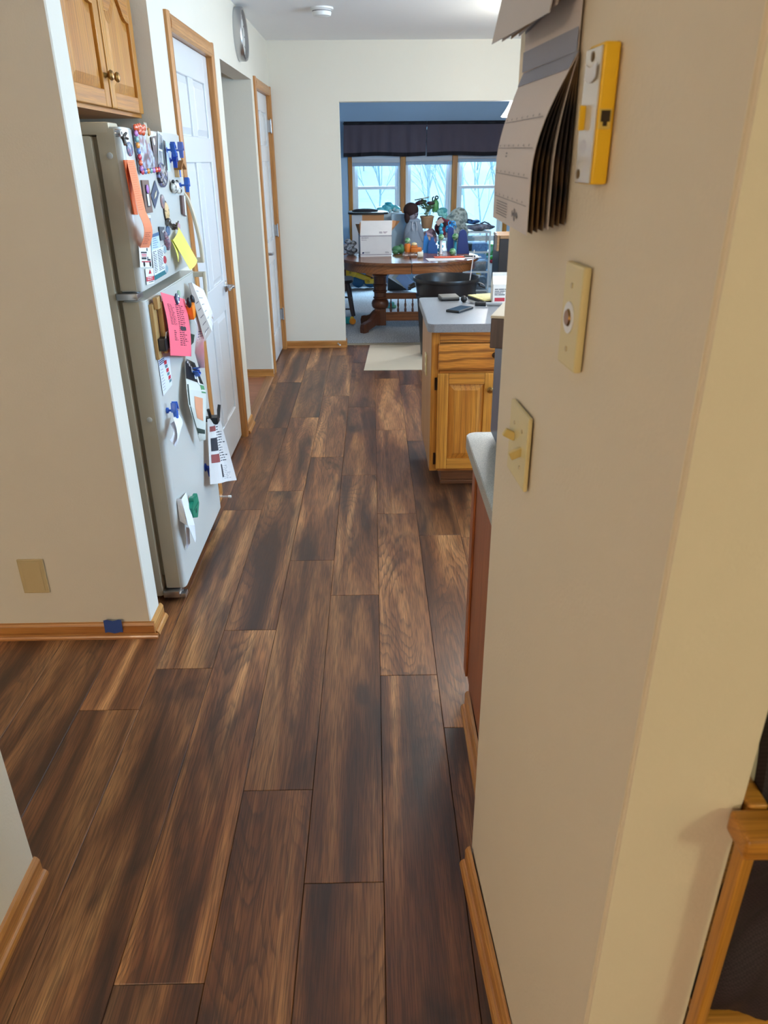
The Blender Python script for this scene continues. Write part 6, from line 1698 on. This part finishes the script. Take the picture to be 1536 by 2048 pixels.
# drawer unit
t = mk('drawer_unit', 'clear plastic three drawer storage unit right of the table', 'drawer unit')
CL = glass_mat('frosted_drawer', (.80, .86, .90, 1), .25); FRM = plain('frame_white', rgb(206, 216, 220), .4)
X0, X1, Y0, Y1 = 1.165, 1.525, 10.06, 10.40
m = MB()
for x_ in (X0, X1 - .022):
    for y_ in (Y0, Y1 - .022):
        m.bb((x_, y_, .008), (x_ + .022, y_ + .022, .765))
for z_ in (.02, .255, .50, .742):
    m.bb((X0, Y0, z_), (X1, Y1, z_ + .022))
m.build('frame', FRM, t)
for k, z_ in enumerate((.045, .28, .525)):
    m = MB(); m.bb((X0 + .024, Y0 - .004, z_), (X1 - .024, Y0, z_ + .205)); dd = m.build('drawer', CL, t)
    m = MB(); m.bb((X0 + .03, Y0 + .03, z_ + .002), (X1 - .03, Y1 - .03, z_ + .13 - .02 * k)); m.build('contents', patch_mat('drawer_contents', [rgb(70, 78, 92), rgb(140, 150, 156), rgb(96, 90, 84), rgb(150, 160, 170)], 14, .8), dd)
    m = MB(); m.bb((X0 + .12, Y0 - .014, z_ + .17), (X1 - .12, Y0 - .004, z_ + .19), .003); m.build('drawer_pull', FRM, dd)
simple('folded_blanket', 'folded mauve grey blanket on top of the drawer unit', 'blanket', patch_mat('mauve_blanket', [rgb(90, 96, 116), rgb(126, 120, 134), rgb(150, 150, 160), rgb(80, 84, 100)], 10, .85), cloth(1.40, 10.22, .805, .19, .13, .04, 6, .12))
simple('duffel_bag', 'navy and sky blue small bag on the folded blanket', 'bag', patch_mat('navy_sky', [rgb(20, 22, 44), rgb(24, 28, 60), rgb(70, 130, 200), rgb(20, 30, 70)], 9, .6), cloth(1.29, 10.22, .875, .10, .09, .035, 9, .15))
m = MB(); m.tube([(1.40, 10.2, .845), (1.45, 10.18, .87), (1.50, 10.17, .85), (1.56, 10.15, .80)], .009, 8); own(m.build('strap', plain('dark_strap', rgb(50, 60, 80), .7), smooth=True), 'dark strap trailing off the folded blanket', 'strap')

# ---------------------------------------------------------------- under and beside the table
t = mk('ride_on_toy', 'yellow and blue ride on toy behind the table leg', 'toy')
TY2 = 10.45
m = MB(); m.box((-.30, TY2, .23), (.17, .14, .10), Matrix.Rotation(.2, 3, 'Y'), .03); m.box((-.14, TY2, .17), (.24, .10, .07), Matrix.Rotation(.35, 3, 'Y'), .025); m.box((-.04, TY2 - .03, .115), (.14, .06, .07), None, .025); m.build('yellow_body', plain('toy_yellow', rgb(226, 178, 34), .4), t, True)
for x_, r_ in ((-.20, .085), (-.03, .10)):
    m = MB(); m.lathe([(r_ * .5, -.05), (r_ * .9, -.045), (r_, -.03), (r_, .03), (r_ * .9, .045), (r_ * .5, .05)], (x_, TY2 + .06, .02 + r_), (0, 1, 0), 28); m.build('wheel', plain('toy_blue', rgb(24, 92, 140), .4), t, True)
m = MB(); m.box((-.16, TY2 + .05, .275), (.20, .12, .07), None, .03); m.build('blue_seat', plain('toy_blue', rgb(24, 92, 140), .4), t, True)
m = MB(); m.box((-.03, TY2, .20), (.13, .08, .05), Matrix.Rotation(.4, 3, 'Y'), .02); m.build('orange_hood', plain('toy_orange', rgb(206, 124, 44), .4), t, True)
for x_, z_ in ((-.30, .235), (-.055, .115)):
    m = MB(); m.lathe([(.018, 0), (.014, .006)], (x_, TY2 - .073, z_), (0, -1, 0), 14); m.build('hub', plain('toy_yellow_dark', rgb(176, 136, 26), .4), t, True)
t = mk('tote_bag', 'black tote bag with white papers spilling out below the table', 'bag')
m = MB(); m.prism([(.20, .008), (.52, .008), (.44, .09), (.32, .20), (.22, .26)], 'XZ', 10.3, 10.5, .01); m.build('bag_body', BLACK, t, True)
for k in range(3):
    m = MB(); m.box((.33 + .05 * k, 10.28 - .012 * k, .18 - .02 * k), (.22, .006, .13), Matrix.Rotation(.55 + .12 * k, 3, 'Y')); m.build('paper', [PAPER, plain('cream_sheet', rgb(206, 200, 186), .8), plain('blue_print_sheet', rgb(150, 170, 206), .8)][k], t)
t = mk('toy_car', 'small teal and orange toy on the carpet beside the chair leg', 'toy')
m = MB(); m.box((-.268, 8.06, .05), (.07, .08, .07), None, .02); m.build('toy_body', plain('toy_teal', rgb(40, 150, 150), .4), t, True)
m = MB(); m.lathe([(.034, 0), (.036, .01), (.03, .03)], (-.228, 8.03, .045), (.6, -.8, 0), 18); m.build('toy_wheel', plain('toy_orange2', rgb(240, 150, 40), .4), t, True)
m = MB(); m.ball((-.225, 8.03, .075), (.022, .02, .02), 12); m.build('toy_knob', plain('toy_yellow2', rgb(236, 196, 50), .4), t, True)
simple('toy_block', 'small teal and green toy on the carpet behind the table stretcher', 'toy', patch_mat('teal_green', [rgb(40, 120, 150), rgb(50, 140, 140), rgb(90, 140, 90)], 18, .5), lambda m_: (m_.box((.20, 9.0, .045), (.10, .07, .07), Matrix.Rotation(.3, 3, 'Z'), .015), m_.ball((.25, 8.96, .03), (.03, .03, .024), 10)))
t = mk('play_slide', 'red and yellow plastic toy standing right of the table', 'toy')
m = MB(); m.box((1.30, 10.75, .15), (.18, .10, .285), Matrix.Rotation(-.12, 3, 'Y'), .02); m.build('red_side', plain('toy_red', rgb(200, 58, 40), .4), t, True)
m = MB(); m.tube([(1.40, 10.62, .34), (1.425, 10.60, .25), (1.465, 10.60, .16), (1.48, 10.60, .02)], [.022, .028, .03, .03], 10); m.build('yellow_rail', plain('toy_yellow', rgb(226, 178, 34), .4), t, True)
simple('blue_bottle', 'small blue bottle standing on the carpet by the yellow rail', 'bottle', DBLUE, lambda m_: m_.lathe([(.024, 0), (.026, .006), (.026, .07), (.016, .085), (.016, .10)], (1.545, 10.65, .008), seg=18))
t = mk('storage_bin', 'white plastic bin with coloured toys right of the drawer unit', 'bin')
m = MB(); m.lathe([(.10, .008), (.125, .30), (.135, .30), (.135, .32), (.12, .32)], (1.70, 10.70, 0), seg=32); m.build('bin_body', plain('bin_white', rgb(206, 216, 224), .5), t, True)
simple('plush_toy', 'bright green and mint plush toys heaped on the white bin', 'plush toy', patch_mat('green_mint', [rgb(60, 150, 40), rgb(40, 130, 40), rgb(130, 200, 180), rgb(190, 220, 210)], 7, .85), lambda m_: (m_.ball((1.62, 10.72, .46), (.09, .08, .09), 16), m_.ball((1.72, 10.66, .44), (.08, .07, .07), 16), m_.ball((1.66, 10.60, .385), (.12, .07, .03), 16)))
simple('red_cloth', 'dark red cloth hanging over the edge of the white bin', 'cloth', plain('dark_red_cloth', rgb(150, 30, 44), .85), cloth(1.68, 10.56, .335, .10, .05, .035, 12, .2))
t = mk('child_chair', 'small blue plastic child chair beside the dark bookcase', 'chair')
BLC = plain('sky_blue_plastic', rgb(130, 166, 220), .4)
m = MB(); m.prism(rrect(1.44, 1.72, 8.84, 8.87, .012, ()), 'XY', .30, .52, .01); m.build('backrest', BLC, t, True)
m = MB(); m.bb((1.44, 8.58, .26), (1.72, 8.87, .285), .008); m.build('seat', BLC, t, True)
for x_, y_ in ((1.455, 8.60), (1.705, 8.60), (1.455, 8.85), (1.705, 8.85)):
    m = MB(); m.tube([(x_, y_, .008), (x_, y_, .27 if y_ < 8.7 else .35)], .014, 8); m.build('leg', BLC, t, True)
t = mk('bookcase', 'tall narrow dark brown bookcase end with a pale top board', 'bookcase')
m = MB(); m.bb((1.215, 7.45, .012), (1.60, 7.85, .915), .003, 1); m.build('case', plain('espresso_laminate', rgb(40, 32, 32), .4), t)
m = MB(); m.bb((1.215, 7.44, .915), (1.62, 7.86, .945), .003, 1); m.bb((1.19, 7.46, .80), (1.214, 7.60, .945), .003, 1); m.build('top_board', wood('pale_board', rgb(200, 160, 112), rgb(176, 134, 88), rgb(120, 80, 46), 'X', 20, 1, .3), t)
# windsor-style chair, mostly behind the far wall edge
t = mk('side_chair', 'dark wooden side chair at the left end of the table', 'chair')
cx_, cy_ = -.42, 8.32
DW = wood('dark_chair_wood', rgb(74, 52, 46), rgb(56, 40, 36), rgb(30, 22, 20), 'Z', 22, 1.2, .3, .35)
m = MB(); m.prism(rrect(cx_ - .21, cx_ + .21, cy_ - .20, cy_ + .20, .10, (0, 1, 2, 3)), 'XY', .415, .448, .008); m.build('seat', DW, t, True)
for sx in (-1, 1):
    for sy in (-1, 1):
        m = MB(); m.tube([(cx_ + sx * .14, cy_ + sy * .13, .42), (cx_ + sx * .165, cy_ + sy * .155, .30), (cx_ + sx * .185, cy_ + sy * .175, .15), (cx_ + sx * .21, cy_ + sy * .20, .01)], [.014, .020, .017, .011], 10); m.build('leg', DW, t, True)
m = MB(); m.tube([(cx_ - .19, cy_ - .17, .15), (cx_ + .19, cy_ - .17, .15)], .009, 8); m.tube([(cx_ - .175, cy_ + .16, .22), (cx_ + .175, cy_ + .16, .22)], .009, 8); m.tube([(cx_ + .175, cy_ - .165, .22), (cx_ + .175, cy_ + .165, .22)], .009, 8); m.build('stretcher', DW, t, True)
for k in range(5):
    m = MB(); m.tube([(cx_ - .18, cy_ - .14 + .07 * k, .44), (cx_ - .25, cy_ - .17 + .085 * k, .90)], .008, 8); m.build('back_spindle', DW, t, True)
m = MB(); m.tube([(cx_ - .25, cy_ - .21, .90), (cx_ - .265, cy_, .915), (cx_ - .25, cy_ + .21, .90)], [.022, .028, .022], 8); m.build('crest_rail', DW, t, True)

# ---------------------------------------------------------------- valance and pendant
VAL = plain('charcoal_cloth', rgb(92, 82, 92), .9, bump=.3, bscale=300)
VALB = plain('black_hem_cloth', rgb(28, 24, 30), .9)
t = mk('curtain_valance', 'dark charcoal valance with black hems across the far windows', 'valance')
for x0, x1, s in ((-.35, .739, 1), (.741, 1.93, 2)):
    def Pv(u, v, x0=x0, x1=x1, s=s):
        fold = .012 * math.sin(u * 31 + s) + .010 * math.sin(u * 53 + s * 2)
        return (x0 + (x1 - x0) * u - (.015 * v if s == 1 else -.0), YW - .085 - (.02 + fold) * (v ** .7), 2.055 - (.412 + .006 * math.sin(u * 9 + s)) * v)
    m = MB(); m.sheet(Pv, 70, 10, .003, (0, -1, 0)); pn = m.build('valance_panel', VAL, t, True)
    for a, b, nm in ((0, .10, 'top_hem'), (.885, 1, 'bottom_hem')):
        m = MB(); m.sheet(lambda u, v: Vector(Pv(u, a + (b - a) * v)) + Vector((0, -.004, 0)), 70, 2, .003, (0, -1, 0)); m.build(nm, VALB, pn, True)
m = MB(); m.tube([(-.36, YW - .085, 2.03), (1.94, YW - .085, 2.03)], .008, 8); m.tube([(-.34, YW - .085, 2.03), (-.34, YW, 2.03)], .006, 6); m.tube([(1.92, YW - .085, 2.03), (1.92, YW, 2.03)], .006, 6); m.build('rod', BLACK, t, True)
t = mk('pendant_lamp', 'lit white bell shaped pendant lamp at right edge of the far opening', 'lamp')
lp = Vector((1.365, 7.85, 1.955))
m = MB(); m.lathe([(.135, 0), (.138, .006), (.105, .05), (.075, .10), (.055, .15), (.03, .165), (.028, .16), (.05, .145), (.07, .095), (.10, .045), (.131, .004)], lp, seg=36, cap=False); m.build('lamp_shade', emit_mat('lit_glass', (1, .97, .92, 1), 2.2), t, True)
m = MB(); m.tube([lp + Vector((0, 0, .16)), (lp.x, lp.y, CEIL)], .004, 6); m.lathe([(.05, -.02), (.055, 0)], (lp.x, lp.y, CEIL), seg=20); m.build('cord', CHROME, t, True)
m = MB(); m.ball(lp + Vector((0, 0, .06)), .03, 14); m.build('bulb', emit_mat('bulb_glow', (1, .95, .86, 1), 30.0), t, True)
light('pendant_light', 'POINT', (lp.x, lp.y, lp.z - .03), 58, (.94, .97, 1.0), shadow_soft_size=.05)

# ---------------------------------------------------------------- wooden framed chair beyond the short wall, bottom right
t = mk('cushioned_chair', 'honey wooden framed chair with dark brown mesh cushion at bottom right', 'chair')
OKC = wood('chair_oak', rgb(206, 146, 62), rgb(184, 120, 42), rgb(118, 70, 22), 'Z', 24, 1, .3, .35)
OKX = wood('chair_oak_rail', rgb(206, 146, 62), rgb(184, 120, 42), rgb(118, 70, 22), 'X', 24, 1, .3, .35)
m = MB(); m.bb((.399, .566, .005), (.413, .588, .920), .003); m.build('arm_post', OKC, t, True)
m = MB(); m.bb((.409, .593, .918), (.432, 1.0, .952), .006, 3); m.build('armrest', OKX, t, True)
m = MB(); m.bb((.416, .96, .005), (.430, .995, .918), .004); m.build('arm_post', OKC, t, True)
m = MB(); m.bb((.387, .547, .919), (1.02, .5925, .949), .006, 3); m.build('front_rail', OKX, t, True)
m = MB(); m.bb((.4135, .568, .46), (1.02, .59, .535), .005); m.build('seat_rail', OKX, t, True)
m = MB(); m.bb((.99, .560, .005), (1.015, .592, .925), .004); m.build('arm_post', OKC, t, True)


def Pcu(u, v):
    x_ = .432 + .55 * u; z_ = 1.12 - .585 * v
    f_ = .008 * math.sin(u * 17 + v * 9) + .010 * math.sin(v * 13 - u * 11) + .006 * math.sin(u * 41 + v * 23)
    return (x_, .625 + f_ - .018 * math.sin(v * math.pi), z_)


def mesh_cloth():
    m_, nt, p = base('brown_mesh_cloth'); L = nt.links.new
    tcn = N(nt, 'ShaderNodeTexCoord'); mp = N(nt, 'ShaderNodeMapping'); mp.inputs['Scale'].default_value = (320, 320, 320); L(tcn.outputs['Object'], mp.inputs[0])
    ch = N(nt, 'ShaderNodeTexChecker'); ch.inputs['Scale'].default_value = 1
    ch.inputs[1].default_value = rgb(50, 36, 42); ch.inputs[2].default_value = rgb(28, 20, 26); L(mp.outputs[0], ch.inputs[0]); L(ch.outputs[0], p.inputs['Base Color'])
    p.inputs['Roughness'].default_value = .7; return m_


m = MB(); m.sheet(Pcu, 50, 40, .02, (0, -1, 0)); m.build('back_cushion', mesh_cloth(), t, True)
m = MB(); m.bb((.435, .60, .50), (1.0, .99, .54), .01); m.build('seat_board', OKX, t)

# ================================================================ give every thing an origin at its base
bpy.context.view_layer.update()


def tree_meshes(o, out):
    if o.type == 'MESH':
        out.append(o)
    for c_ in o.children:
        tree_meshes(c_, out)
    return out


for o in REO:
    ms = tree_meshes(o, [])
    if not ms:
        continue
    lo = Vector((1e9,) * 3); hi = -lo
    for q_ in ms:
        for v in q_.data.vertices:
            for i in range(3):
                lo[i] = min(lo[i], v.co[i]); hi[i] = max(hi[i], v.co[i])
    c0 = Vector(((lo.x + hi.x) / 2, (lo.y + hi.y) / 2, lo.z))
    for d_ in {q_.data for q_ in ms}:
        d_.transform(Matrix.Translation(-c0))
    o.location = c0
bpy.context.view_layer.update()
